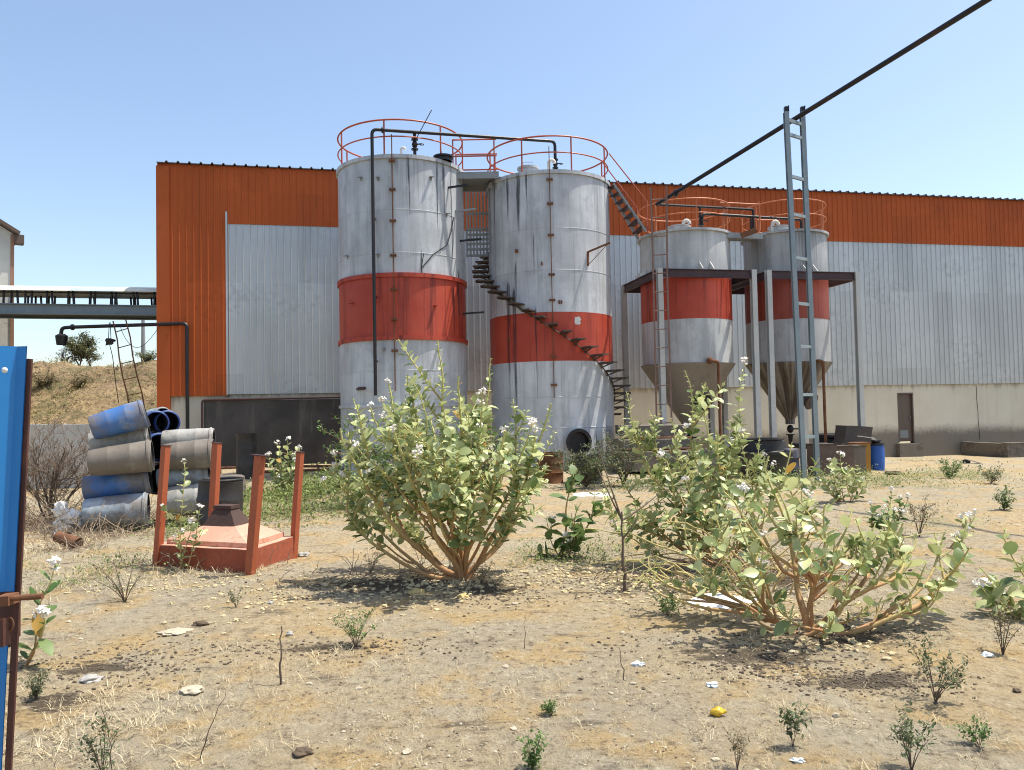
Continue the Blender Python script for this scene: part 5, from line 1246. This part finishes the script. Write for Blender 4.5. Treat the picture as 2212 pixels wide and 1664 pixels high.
# big bush in the middle
B1 = G(995, 1252)
L1 = [(945, 735, .02, 0), (1060, 775, .10, .2), (880, 808, .05, .1), (990, 812, .0, -.2), (838, 828, .10, .3), (762, 862, .22, .1), (735, 925, .25, -.1), (800, 880, .12, -.5), (905, 850, .02, -.5), (1040, 850, .05, -.4),
      (1108, 862, .12, .3), (1190, 872, .18, 0), (1200, 930, .16, -.2), (1150, 915, .10, -.5), (1090, 930, .05, -.7), (960, 890, 0, -.8), (850, 930, .08, -.8), (770, 965, .15, -.6), (722, 1010, .30, .2), (700, 1040, .32, -.1), (745, 1060, .30, .3),
      (1180, 1000, .12, .5), (1135, 1030, .10, -.5), (1000, 960, 0, -.9), (900, 985, .05, -.9), (820, 1020, .12, -.5), (1060, 1000, .02, .8), (930, 900, .02, .9), (850, 900, .06, .9), (1010, 900, .02, .7), (1120, 960, .08, .7), (780, 1010, .2, .8),
      (950, 1020, .0, -.6), (1090, 1090, .2, -.3), (860, 1080, .2, .5), (1030, 1060, .05, -.7)]
shrub('tall broad milkweed bush with white blossoms standing in front of the two tall tanks', B1, tips(L1, B1.y, .8), 3, Lmax=.134, fl=.28, start=.48, side=3, r0=.021, node=.056, nmain=22)
# dense bush behind the sprawling one
B2 = on(P(1570, 1200, 8.1).x, 8.1)
L2 = [(1478, 800, .22, .2), (1608, 785, .35, 0), (1520, 880, .1, .0), (1352, 845, .35, .2), (1400, 885, .25, .3), (1448, 905, .18, -.1), (1545, 925, .05, -.3), (1600, 935, .1, -.2), (1650, 985, .15, 0), (1500, 960, .1, -.5), (1425, 985, .2, -.3), (1340, 1010, .28, .2),
      (1370, 1075, .25, -.2), (1480, 1040, .1, -.6), (1570, 1020, .02, -.6), (1640, 1050, .1, -.4), (1700, 1010, .2, .1), (1540, 1080, .05, -.7), (1430, 1090, .15, -.5), (1320, 1130, .3, 0), (1460, 1130, .12, -.4), (1620, 1120, .08, -.4), (1560, 960, .02, .5), (1460, 940, .12, .6), (1385, 960, .25, .5), (1640, 940, .12, .3), (1500, 1010, .05, .4), (1300, 1060, .3, -.3)]
shrub('leggy pale milkweed bush with two thin whips rising above it, before the hopper silos', B2, tips(L2, B2.y, .7), 8, Lmax=.125, fl=.12, start=.48, side=3, r0=.016, node=.060, nmain=13)
# sprawling bush in front at the right
B3 = G(1742, 1368)
L3 = [(1660, 985, .12, .7), (1710, 955, .1, .5), (1765, 1040, .05, .4), (1600, 1030, .2, .5), (1640, 1110, .15, .2), (1560, 1180, .35, .3), (1500, 1165, .45, .5), (1420, 1195, .55, .6), (1590, 1120, .2, -.2), (1700, 1130, .1, -.2), (1790, 1150, .05, .2), (1840, 1100, .12, .5), (1925, 1085, .25, .6), (1880, 1180, .2, .1),
      (1965, 1190, .3, .2), (1850, 1260, .3, -.2), (1905, 1290, .45, 0), (1985, 1240, .45, .3), (1690, 1320, .5, -.3), (1640, 1325, .6, -.1), (1800, 1330, .4, -.3), (2085, 1120, .45, .5), (2020, 1265, .6, .2), (1730, 1060, .05, .0), (1860, 1310, .5, -.2), (1950, 1130, .3, -.1), (1680, 1060, .1, -.2), (1540, 1090, .3, .4), (1480, 1120, .4, .2), (1560, 1060, .25, -.2), (1780, 1090, .05, -.3), (1730, 1180, .05, -.5), (1820, 1200, .2, -.4), (1890, 1130, .2, .2), (1650, 1180, .2, -.4), (1610, 1230, .4, .0), (1975, 1160, .35, .3), (1860, 1150, .15, .4)]
whips = [(P(x, y, B3.y + dy), bow, .80) for x, y, bow, dy in ((2015, 1272, .45, .3), (2040, 1150, .3, .5), (1965, 1292, .5, -.1), (1385, 1238, .45, .6), (1400, 1205, .4, .8), (1440, 1265, .5, .2), (2000, 1215, .3, .1))]
shrub('sprawling milkweed bush with thick brown branches leaning low to both sides, nearest right bush', B3, tips(L3, B3.y, .5) + whips, 14, Lmax=.135, fl=.08, start=.70, side=2, r0=.026, node=.070, lush=.76, nmain=9)
bpy.data.objects['milkweed_shrub.002']['label'] = 'sprawling milkweed bush with thick brown branches leaning low over the white lime patch'
DT = G(1600, 1258); tg = thing('dry_stem_tangle', 'tangle of long bare yellow stems arching low between the two right bushes', 'dry stems', DT); rt_ = random.Random(19)
for k in range(34):
    x0 = rt_.uniform(1500, 1800); a_ = G(x0, rt_.uniform(1225, 1300)); sgn = rt_.choice((-1, -1, 1)); e_ = P(x0 + sgn * rt_.uniform(110, 330), rt_.uniform(1120, 1270), a_.y + rt_.uniform(-.5, .7)); e_.z = max(e_.z, h(e_.x, e_.y) + .04)
    c_ = a_.lerp(e_, .55) + V((0, 0, rt_.uniform(.1, .5))); n = 12; pts = qcurve(a_ - V((0, 0, .03)), c_, e_, n)
    for i in range(1, n + 1): pts[i] = pts[i] + V((rt_.gauss(0, .014), rt_.gauss(0, .014), rt_.gauss(0, .012)))
    mb = MB(); r_ = rt_.uniform(.004, .012); mb.tube(pts, [r_ * (1 - .6 * i / n) for i in range(n + 1)], 6, tones=[.5 + .5 * i / n for i in range(n + 1)]); part(mb, 'stem', M_stem, tg, smooth=60)
# slender single milkweed between them
B4 = G(1212, 1205)
shrub('slender upright milkweed with large dark leaves between the big bush and the leggy bush', B4, [(P(1236, 1000, B4.y), .0), (P(1180, 1120, B4.y + .1), .2), (P(1255, 1085, B4.y - .1), .1), (P(1285, 1060, B4.y + .2), .3), (P(1165, 1180, B4.y), .4), (P(1250, 1150, B4.y - .1), .3)], 21, Lmax=.19, fl=.2, start=.12, side=1, r0=.013, leafm=M_leafd, node=.08)
B5 = G(62, 1438)
shrub('young milkweed with a white blossom head leaning right beside the blue gate', B5, [(P(118, 1222, B5.y), -.10), (P(92, 1330, B5.y - .1), .1)], 30, Lmax=.165, fl=1.0, start=.16, side=0, r0=.012, leafm=M_leafd, node=.085, wl_=.5)
B6 = G(2235, 1330)
shrub('low milkweed branch reaching in from the picture edge below the bare dirt mound', B6, [(P(2115, 1225, B6.y), .2), (P(2170, 1140, B6.y + .3), .15), (P(2120, 1270, B6.y - .1), .35), (P(2160, 1300, B6.y - .2), .35), (P(2205, 1200, B6.y), .1), (P(2200, 1260, B6.y - .2), .2), (P(2150, 1245, B6.y), .2)], 33, Lmax=.15, fl=.3, start=.3, side=1, r0=.014)
B7 = G(395, 1232)
shrub('thin milkweed growing against the red concrete hatch base', B7, [(P(398, 1000, B7.y + .1), .0), (P(432, 1100, B7.y - .05), .2), (P(385, 1150, B7.y - .1), .2), (P(415, 1130, B7.y - .1), .1)], 41, Lmax=.105, fl=.7, start=.2, side=1, r0=.009, node=.09)
B8 = on(P(615, 1030, 16.0).x, 16.0)
shrub('small flowering milkweed among the weeds before the tarred wall', B8, [(P(598, 958, 16), .1), (P(622, 950, 16.1), .0), (P(648, 968, 16), .2), (P(580, 985, 15.8), .3), (P(635, 995, 15.7), .2), (P(606, 985, 15.7), .1)], 44, Lmax=.19, fl=.8, start=.2, side=1, r0=.014)
B9 = on(P(1830, 1045, 13.0).x, 13.0)
shrub('low bright milkweed tuft at the foot of the blue grey mast', B9, [(P(1790, 995, 13), .2), (P(1815, 985, 13.1), .1), (P(1850, 1005, 13), .2), (P(1770, 1015, 12.8), .3), (P(1875, 1025, 13), .4), (P(1830, 1010, 12.7), .1)], 47, Lmax=.16, fl=.5, start=.15, side=1, r0=.012)
B10 = on(P(2100, 1150, 9.5).x, 9.5)
shrub('lone flowering milkweed sprig leaning over the bare soil right of the sprawling bush', V((P(2045, 1200, 8.6).x, 8.6, h(P(2045, 1200, 8.6).x, 8.6))), [(P(2105, 1110, 8.6), .1), (P(2075, 1160, 8.6), .3), (P(2090, 1145, 8.4), .1)], 52, Lmax=.12, fl=1, start=.35, side=1, r0=.010)
B11 = on(P(1900, 1180, 9.4).x, 9.4)
shrub('dark leaved flowering shrublet behind the sprawling bush on open ground', B11, [(P(1925, 1060, 9.4), .1), (P(1960, 1075, 9.5), .2), (P(1880, 1090, 9.3), .2), (P(1910, 1100, 9.2), .0), (P(1950, 1110, 9.3), .2)], 55, Lmax=.11, fl=.9, start=.4, side=2, r0=.010, leafm=M_leafd)

# feathery weeds
def weed(label, base, hgt, wid, seed, n=9, leafL=.02, mat=None, dens=1.0, name='weed_plant', cat='weed', group=None, lean=0.0, bare=.25, stemm=None):
    rr = random.Random(seed); root = thing(name, label, cat, base, group); ms, ml = MB(), MB()
    for i in range(n):
        a = rr.uniform(0, 6.28); q = rr.uniform(.2, 1) ** .6
        tip = base + V((math.cos(a) * wid * .5 * q + lean * hgt, math.sin(a) * wid * .5 * q, hgt * rr.uniform(.6, 1) * (1.08 - .35 * q)))
        c = base + V((math.cos(a) * wid * .12, math.sin(a) * wid * .12, (tip.z - base.z) * .6)); m_ = 7
        pts = qcurve(base - V((0, 0, .01)), c, tip, m_); r = max(.0016, hgt * .008)
        ms.tube(pts, [r * (1 - .75 * j / m_) for j in range(m_ + 1)], 5, tones=[j / m_ for j in range(m_ + 1)])
        for b_ in range(int(7 * dens)):
            f = rr.uniform(bare, 1); j = min(m_ - 1, int(f * m_)); p = pts[j].lerp(pts[j + 1], f * m_ - j)
            e = p + V((rr.gauss(0, 1), rr.gauss(0, 1), rr.gauss(.5, .6))).normalized() * hgt * rr.uniform(.06, .20)
            ms.tube([p, e], [r * .4, r * .25], 4, tones=[.6, 1])
            for k in range(int(6 * dens)):
                q2 = p.lerp(e, rr.uniform(.15, 1.05)) + V((rr.gauss(0, 1), rr.gauss(0, 1), rr.gauss(0, 1))) * leafL * .5
                d = V((rr.gauss(0, 1), rr.gauss(0, 1), rr.gauss(.3, .8))).normalized(); LL = leafL * rr.uniform(.6, 1.3)
                leaf(ml, q2, d, V((rr.gauss(0, .5), rr.gauss(0, .5), 1)), LL, LL * .5, max(.02, min(1, rr.gauss(.5, .28))), .1, .1, rows=((0, .2), (.45, 1), (1, .05)))
    part(ms, 'stem', stemm or M_twig, root, smooth=60)
    if ml.v: part(ml, 'foliage', mat or M_weed, root, smooth=0)
    return root
def wpx(label, px, pyb, pyt, wpx_, seed, **k):
    b = G(px, pyb); s_ = b.y / FPX; return weed(label, b, (pyb - pyt) * s_ * 1.03, wpx_ * s_, seed, **k)
wpx('bright green feathery weed left of centre in the bare foreground', 768, 1397, 1305, 110, 1, n=11, leafL=.020, mat=M_fern)
wpx('airy grey green weed with a bare stalk beside the dark upright stone', 2020, 1515, 1375, 150, 2, n=9, leafL=.024, bare=.45)
wpx('dry seedy weed with dark shrivelled leaves at the picture edge', 2165, 1415, 1295, 110, 3, n=8, leafL=.020, mat=M_drylf, bare=.3)
wpx('broken up weed with two stalks at the bottom edge, right of the blue wrapper', 1968, 1664, 1520, 110, 4, n=8, leafL=.022, bare=.35)
wpx('dark drooping twin sprig weed between the wrapper and the yellow bottle', 1712, 1612, 1508, 60, 5, n=5, leafL=.026, bare=.5, lean=.05)
wpx('faint thin weed just below the yellow bottle', 1592, 1662, 1568, 60, 6, n=6, leafL=.014, mat=M_drylf, bare=.4)
wpx('green bushy weed at the bottom edge in the middle of the bare soil', 1150, 1664, 1575, 75, 7, n=9, leafL=.020, mat=M_fern, bare=.15)
wpx('tall dark dry weed with a single stalk near the bottom of the gate', 222, 1680, 1520, 80, 8, n=6, leafL=.022, mat=M_weed, bare=.3)
wpx('low green and straw weed rooted at the bottom of the blue gate', 78, 1510, 1425, 70, 9, n=12, leafL=.016, mat=M_weed, bare=.1)
wpx('wispy green weed patch between the gate and the concrete hatch', 270, 1300, 1190, 150, 10, n=12, leafL=.022, mat=M_weed, bare=.2, dens=.8)
wpx('tiny pale weed in front of the concrete hatch', 510, 1312, 1262, 50, 11, n=7, leafL=.014, mat=M_weed)
wpx('small dark leafy weed alone on the open ground to the right', 2168, 1102, 1045, 55, 12, n=9, leafL=.045, mat=M_leafd, bare=.1)
wpx('rounded yellow green weed cushion in front of the low dark wall', 2052, 1035, 990, 75, 13, n=16, leafL=.05, mat=M_fern, bare=.1)
wpx('straggly weed to the right of the rounded cushion', 2140, 1045, 1000, 70, 14, n=11, leafL=.045, mat=M_weed)
wpx('sparse seed headed weed behind the sprawling bush', 1985, 1160, 1065, 80, 15, n=9, leafL=.028, mat=M_drylf, bare=.4)
wpx('trailing weed stem at the lower right corner of the bare soil', 2115, 1610, 1540, 70, 16, n=6, leafL=.020, mat=M_fern, lean=-.3)
wpx('little dark sprig growing through the white lime patch', 1570, 1290, 1240, 30, 17, n=5, leafL=.030, mat=M_leafd, bare=.3)
wpx('sparse weed left of the white lime patch', 1440, 1330, 1285, 90, 18, n=7, leafL=.030, mat=M_leafd)
wpx('dusty pale weed at the left of the big bush root', 800, 1240, 1170, 60, 19, n=7, leafL=.016, mat=M_drylf)
wpx('yellow green weed hugging the root of the big bush', 1040, 1262, 1200, 70, 20, n=9, leafL=.016, mat=M_drylf)
wpx('second green weed in the soil above the bottom edge weed', 1190, 1545, 1505, 40, 22, n=6, leafL=.016, mat=M_fern)
# fine green acacia growth behind and beside the bush
pA_ = on(P(860, 985, 14).x, 14.0); weed('deep green feathery acacia filling the gap behind the big bush', pA_, 2.0, 3.2, 31, n=34, leafL=.075, mat=M_fern, dens=1.6, name='acacia_bush', cat='shrub', bare=.2)
pA_ = on(P(1010, 985, 13.5).x, 13.5); weed('dark green feathery acacia half hidden behind the right side of the big bush', pA_, 1.85, 2.3, 32, n=28, leafL=.07, mat=M_fern, dens=1.5, name='acacia_bush', cat='shrub', bare=.2)
pA_ = on(P(1265, 1025, 16.6).x, 16.6); weed('grey green feathery acacia spreading over the sooty black drum', pA_, 1.05, 1.9, 33, n=26, leafL=.055, mat=M_weed, dens=1.5, name='acacia_bush', cat='shrub', bare=.4)
pA_ = on(P(1345, 1010, 16.8).x, 16.8); weed('small feathery acacia at the slab base by the stair foot', pA_, 1.35, 1.3, 34, n=18, leafL=.055, mat=M_weed, dens=1.4, name='acacia_bush', cat='shrub', bare=.4)
# stalks and bare sapling
def stalk(label, px, pyb, tx, ty, r, seed, mat=None, name='dry_stalk', fork=None):
    b = G(px, pyb); t = P(tx, ty, b.y + .02); rr = random.Random(seed); root = thing(name, label, 'stalk', b); mb = MB(); n = 9
    pts = [b.lerp(t, i / n) + V((rr.gauss(0, .006), rr.gauss(0, .006), 0)) for i in range(n + 1)]; pts[0] = b - V((0, 0, .03))
    mb.tube(pts, [r * (1 - .6 * i / n) for i in range(n + 1)], 6, tones=[.1 + .4 * i / n for i in range(n + 1)])
    for (f, ex, ey) in fork or ():
        p = pts[int(f * n)]; e = P(ex, ey, b.y + rr.uniform(-.2, .2)); sp = qcurve(p, p.lerp(e, .5) + V((0, 0, -.03)), e, 6); mb.tube(sp, [r * (.6 - .4 * i / 6) for i in range(7)], 6, tones=[.3 + .5 * i / 6 for i in range(7)])
    part(mb, 'stem', mat or M_twig, root, smooth=60); return root
stalk('straight dark dry stalk standing alone left of centre', 607, 1478, 607, 1352, .008, 1)
stalk('long thin leaning twig right of the dark weed near the bottom', 428, 1640, 490, 1490, .0035, 2)
stalk('thin vertical twig rising from the tall dark weed', 243, 1664, 222, 1510, .0035, 3)
stalk('short thin twig standing in the middle right bare soil', 1348, 1470, 1336, 1398, .004, 4)
stalk('hair thin dry stalk right of the big bush shadow', 1131, 1400, 1134, 1330, .003, 5)
stalk('forked leafless sapling between the slender milkweed and the leggy bush', 1350, 1278, 1342, 1105, .017, 6, name='bare_sapling', fork=((.99, 1290, 1010), (.99, 1290, 960), (.98, 1430, 1060), (.7, 1375, 1120)))
# bare shrub by the gate
def branch(mb, p, d, L, r, lvl, rr, tone):
    n = 5; pts = [p]; q = p.copy(); dd = d.normalized()
    for i in range(n):
        dd = (dd + V((rr.gauss(0, .13), rr.gauss(0, .13), rr.gauss(.03, .08)))).normalized(); q = q + dd * L / n; pts.append(q.copy())
    mb.tube(pts, [max(.0025, r * (1 - .5 * i / n)) for i in range(n + 1)], 6 if lvl < 2 else 4, tones=[min(1, tone + .1 * i / n) for i in range(n + 1)], caps=lvl > 1)
    if lvl >= 4: return
    for k in range(5 if lvl < 3 else 4):
        i = rr.randint(1, n); ang = V((rr.gauss(0, 1), rr.gauss(0, 1), rr.gauss(.3, .7))).normalized()
        branch(mb, pts[i], (dd * .9 + ang * .85), L * rr.uniform(.42, .68), r * .48, lvl + 1, rr, tone + .2)
rb = random.Random(77); pb_ = on(P(112, 1090, 12.2).x, 12.2)
bs = thing('bare_shrub', 'leafless thorny brown shrub in front of the pale retaining wall beside the gate', 'shrub', pb_)
for tx_, ty_ in ((80, 930), (118, 905), (190, 915), (160, 985), (70, 1010)):
    mb = MB(); t = P(tx_, ty_, 12.2 + rb.uniform(-.3, .3)); d = t - pb_; branch(mb, pb_ + V((rb.gauss(0, .05), rb.gauss(0, .05), -.02)), d, d.length * .74, .019, 0, rb, .05); part(mb, 'branch', M_twig, bs, smooth=60)
# trees and bushes on the hill
def hillp(px, Y): x = P(px, 800, Y).x; return V((x, Y, hillz(x, Y) - .05))
def tree(label, b, H, W, seed, leafL, mat, leafn, name='hill_tree'):
    rr = random.Random(seed); root = thing(name, label, 'tree', b); mb = MB(); ml = MB(); tips_ = []
    def br(p, d, L, r, l):
        n = 4; pts = [p]; q = p.copy()
        for i in range(n): d = (d + V((rr.gauss(0, .15), rr.gauss(0, .15), rr.gauss(.03, .08)))).normalized(); q = q + d * L / n; pts.append(q.copy())
        mb.tube(pts, [max(.008, r * (1 - .5 * i / n)) for i in range(n + 1)], 5)
        if l >= 2: tips_.extend(pts[2:])
        if l < 3:
            for k in range(4): br(pts[rr.randint(2, n)], (d * .6 + V((rr.gauss(0, .8), rr.gauss(0, .8), rr.uniform(0, .7)))).normalized(), L * .62, r * .5, l + 1)
    for i in range(3): br(b, V((rr.gauss(0, .35) * W / H, rr.gauss(0, .3), 1)), H * .45, H * .022, 0)
    part(mb, 'trunk', M_twig, root)
    if leafn:
        for t in tips_:
            for _ in range(leafn):
                p = t + V((rr.gauss(0, 1), rr.gauss(0, 1), rr.gauss(0, .7))) * H * .06; d = V((rr.gauss(0, 1), rr.gauss(0, 1), rr.gauss(0, 1))).normalized(); LL = leafL * rr.uniform(.6, 1.3)
                leaf(ml, p, d, V((0, 0, 1)), LL, LL * .6, max(.02, min(1, rr.gauss(.5, .25))), rows=((0, .2), (.5, 1), (1, .1)))
        part(ml, 'crown', mat, root, smooth=0)
    return root
M_hillf = leafmat('dusty hill foliage', (.24, .25, .12), (.10, .115, .05), .3)
tree('loose green tree on the hill top behind the dark thorn bush', hillp(172, 43), 2.1, 2.6, 3, .12, M_hillf, 5)
tree('thin leafless tree on the hill crest left of the green tree', hillp(148, 43.5), 1.7, 1.0, 5, .1, M_hillf, 0)
tree('second sparse tree leaning right on the hill top', hillp(196, 43), 1.5, 1.6, 9, .11, M_hillf, 1)
for px, Y, hg, wd, lab in ((172, 38, .8, 1.7, 'dark brown thorn bush on the hill slope below the green tree'), (140, 30, .6, 1.4, 'low dry bush halfway down the hill slope'), (310, 30, 1.2, 2.6, 'yellow green bush on the slope behind the thin ladder'), (270, 27, .9, 2.0, 'olive bush low on the slope above the drum pile'), (100, 27, .6, 1.5, 'dusty tuft low on the slope near the gate'), (320, 40, .8, 1.6, 'scrubby bush on the crest by the utility pole'), (90, 38, .8, 1.8, 'straw coloured bush on the left end of the hill crest'), (335, 25, .9, 1.4, 'green bush where the slope meets the warehouse corner')):
    b = hillp(px, Y); weed(lab, b, hg, wd, px, n=26, leafL=.10, mat=M_drylf if px in (172, 140, 100, 90) else M_hillf, dens=1.1, name='hill_bush', cat='bush', bare=.1)
# ---- ground cover
def tufts(name, mat, spots, blades, hgt, wdt, flat=0.0):
    mb = MB(); rr = random.Random(len(spots) + 7)
    for (p, sc) in spots:
        for i in range(blades):
            a = rr.uniform(0, 6.28); L = hgt * sc * rr.uniform(.4, 1.2); d = V((math.cos(a), math.sin(a), 0)); o = p + V((rr.gauss(0, 1), rr.gauss(0, 1), 0)) * .05 * sc
            u = rr.uniform(.2, 1.0) * (1 + flat); t = o + d * L * .6 * u + V((0, 0, L * (1 - .75 * min(1, u * .8)))); md = o.lerp(t, .5) + V((0, 0, L * .14)); sd = V((-d.y, d.x, 0)) * wdt * sc * .5; tn = max(.02, rr.random())
            k = len(mb.v); mb.v += [o - sd, o + sd, md - sd * .7, md + sd * .7, t]; mb.face((k, k + 1, k + 3, k + 2), tn); mb.face((k + 2, k + 3, k + 4), tn)
    o = mb.build(name, mat, smooth=0); o['kind'] = 'stuff'; return o
sp = []
for (px, py, n, sx, sy, sc) in ((150, 1580, 60, .5, .35, .9), (330, 1580, 60, .7, .4, .7), (620, 1440, 40, .9, .5, .7), (900, 1500, 30, 1.2, .5, .6), (500, 1500, 30, .9, .5, .6), (230, 1230, 90, .7, 1.0, 1.1), (120, 1180, 80, .6, .6, 1.4), (450, 1240, 50, .7, .15, 1.2), (1320, 1500, 40, 1.5, .5, .6), (1800, 1560, 50, 1.2, .4, .6), (1040, 1255, 30, .3, .15, 1.0), (1600, 1250, 40, 1.0, .5, 1.0), (270, 1130, 60, .7, .5, 1.3), (1500, 1600, 30, 1.5, .3, .5)):
    c_ = G(px, py)
    for i in range(n): x, y = c_.x + rnd.gauss(0, sx * .6), c_.y + rnd.gauss(0, sy); sp.append((on(x, max(2.4, y)), sc * rnd.uniform(.5, 1.3)))
for i in range(4200): sp.append((rpos(2.8, 15), rnd.uniform(.12, .55)))
tufts('dry_grass', M_straw, sp, 12, .12, .0045, 1.1)
sp = []
for (px, py, Y, n, sx, sy, sc) in ((600, 1060, 13.0, 230, 1.7, 1.5, 1.5), (690, 1020, 16, 180, 1.8, 1.4, 1.9), (530, 1035, 15, 90, 1.2, 1.0, 1.6), (1860, 1040, 17, 120, 2.2, 1.6, 1.2), (2050, 1025, 20, 60, 1.4, .8, 1.3), (420, 1150, 11, 40, .6, .5, 1.3), (1500, 1000, 16.5, 110, 2.2, .8, 1.8), (740, 1000, 17.5, 90, 1.2, .8, 2.2), (1700, 1030, 17.0, 90, 2.2, 1.0, 1.3), (1950, 1035, 18.5, 110, 2.6, 1.3, .9), (1420, 1190, 9.2, 60, 1.3, .5, .9), (1240, 1200, 8.6, 40, .6, .4, .9), (255, 1240, 8.4, 50, .7, .7, .8), (2010, 1110, 10.5, 30, 1.0, 1.0, .8)):
    cx_ = P(px, py, Y).x
    for i in range(n): x, y = cx_ + rnd.gauss(0, sx * .6), Y + rnd.gauss(0, sy * .6); sp.append((on(x, y), sc * rnd.uniform(.4, 1.2)))
mbw = MB()
for (p, sc) in sp:
    for i in range(34):
        q = p + V((rnd.gauss(0, .12) * sc, rnd.gauss(0, .12) * sc, abs(rnd.gauss(0, .09)) * sc)); d = V((rnd.gauss(0, 1), rnd.gauss(0, 1), rnd.gauss(.5, .6))).normalized(); LL = .035 * sc * rnd.uniform(.5, 1.4)
        leaf(mbw, q, d, V((0, 0, 1)), LL, LL * .55, max(.02, rnd.random()), rows=((0, .2), (.5, 1), (1, .1)))
o = mbw.build('low_weeds', leafmat('ground weed leaf', (.27, .33, .09), (.085, .12, .03), .3), smooth=0); o['kind'] = 'stuff'
mbh = MB()
for i in range(2600):
    y = 22.5 + 24 * rnd.random() ** 1.3; x = P(rnd.uniform(40, 350), 800, y).x; p = V((x, y, hillz(x, y)))
    if noise.noise(V((x * .5, y * .5, 1))) < -.1: continue
    for k in range(7):
        q = p + V((rnd.gauss(0, .15), rnd.gauss(0, .15), abs(rnd.gauss(0, .10)))); d = V((rnd.gauss(0, 1), rnd.gauss(0, 1), rnd.gauss(.8, .6))).normalized(); LL = rnd.uniform(.06, .16)
        leaf(mbh, q, d, V((0, 0, 1)), LL, LL * .35, max(.02, rnd.random()), rows=((0, .2), (.5, 1), (1, .1)))
o = mbh.build('hill_scrub_grass', leafmat('dry hill grass', (.46, .37, .17), (.20, .19, .07), .25), smooth=0); o['kind'] = 'stuff'
mbt = MB(); rt = random.Random(3)
for (px, py, n, sx, sy, hz) in ((105, 1140, 420, .8, .6, .62), (190, 1160, 200, .8, .4, .35), (450, 1225, 90, .9, .12, .18), (150, 1185, 90, .5, .3, .2), (280, 1120, 160, .9, .4, .35), (1650, 1240, 160, 1.3, .5, .25), (1480, 1240, 90, 1.2, .5, .12), (870, 1240, 70, .9, .3, .2)):
    c_ = G(px, py)
    for i in range(n):
        x, y = c_.x + rt.gauss(0, sx * .5), c_.y + rt.gauss(0, sy * .6); p = on(x, y); pts = [p - V((0, 0, .01))]; d = V((rt.gauss(0, 1), rt.gauss(0, 1), rt.uniform(.1, 1.2))).normalized()
        for k in range(4): d = (d + V((rt.gauss(0, .35), rt.gauss(0, .35), rt.gauss(-.1, .3)))).normalized(); q = pts[-1] + d * hz * rt.uniform(.2, .5); q.z = max(q.z, h(q.x, q.y) + .006); pts.append(q)
        mbt.tube(pts, [.005, .004, .0035, .003, .002], 4, tones=[rt.random()] * 5, caps=False)
o = mbt.build('dead_twig_litter', tonemat('dead twig', (.16, .11, .075), (.40, .31, .21)), smooth=0); o['kind'] = 'stuff'
for k_ in list(bpy.data.objects):
    if 'org' in k_: del k_['org']
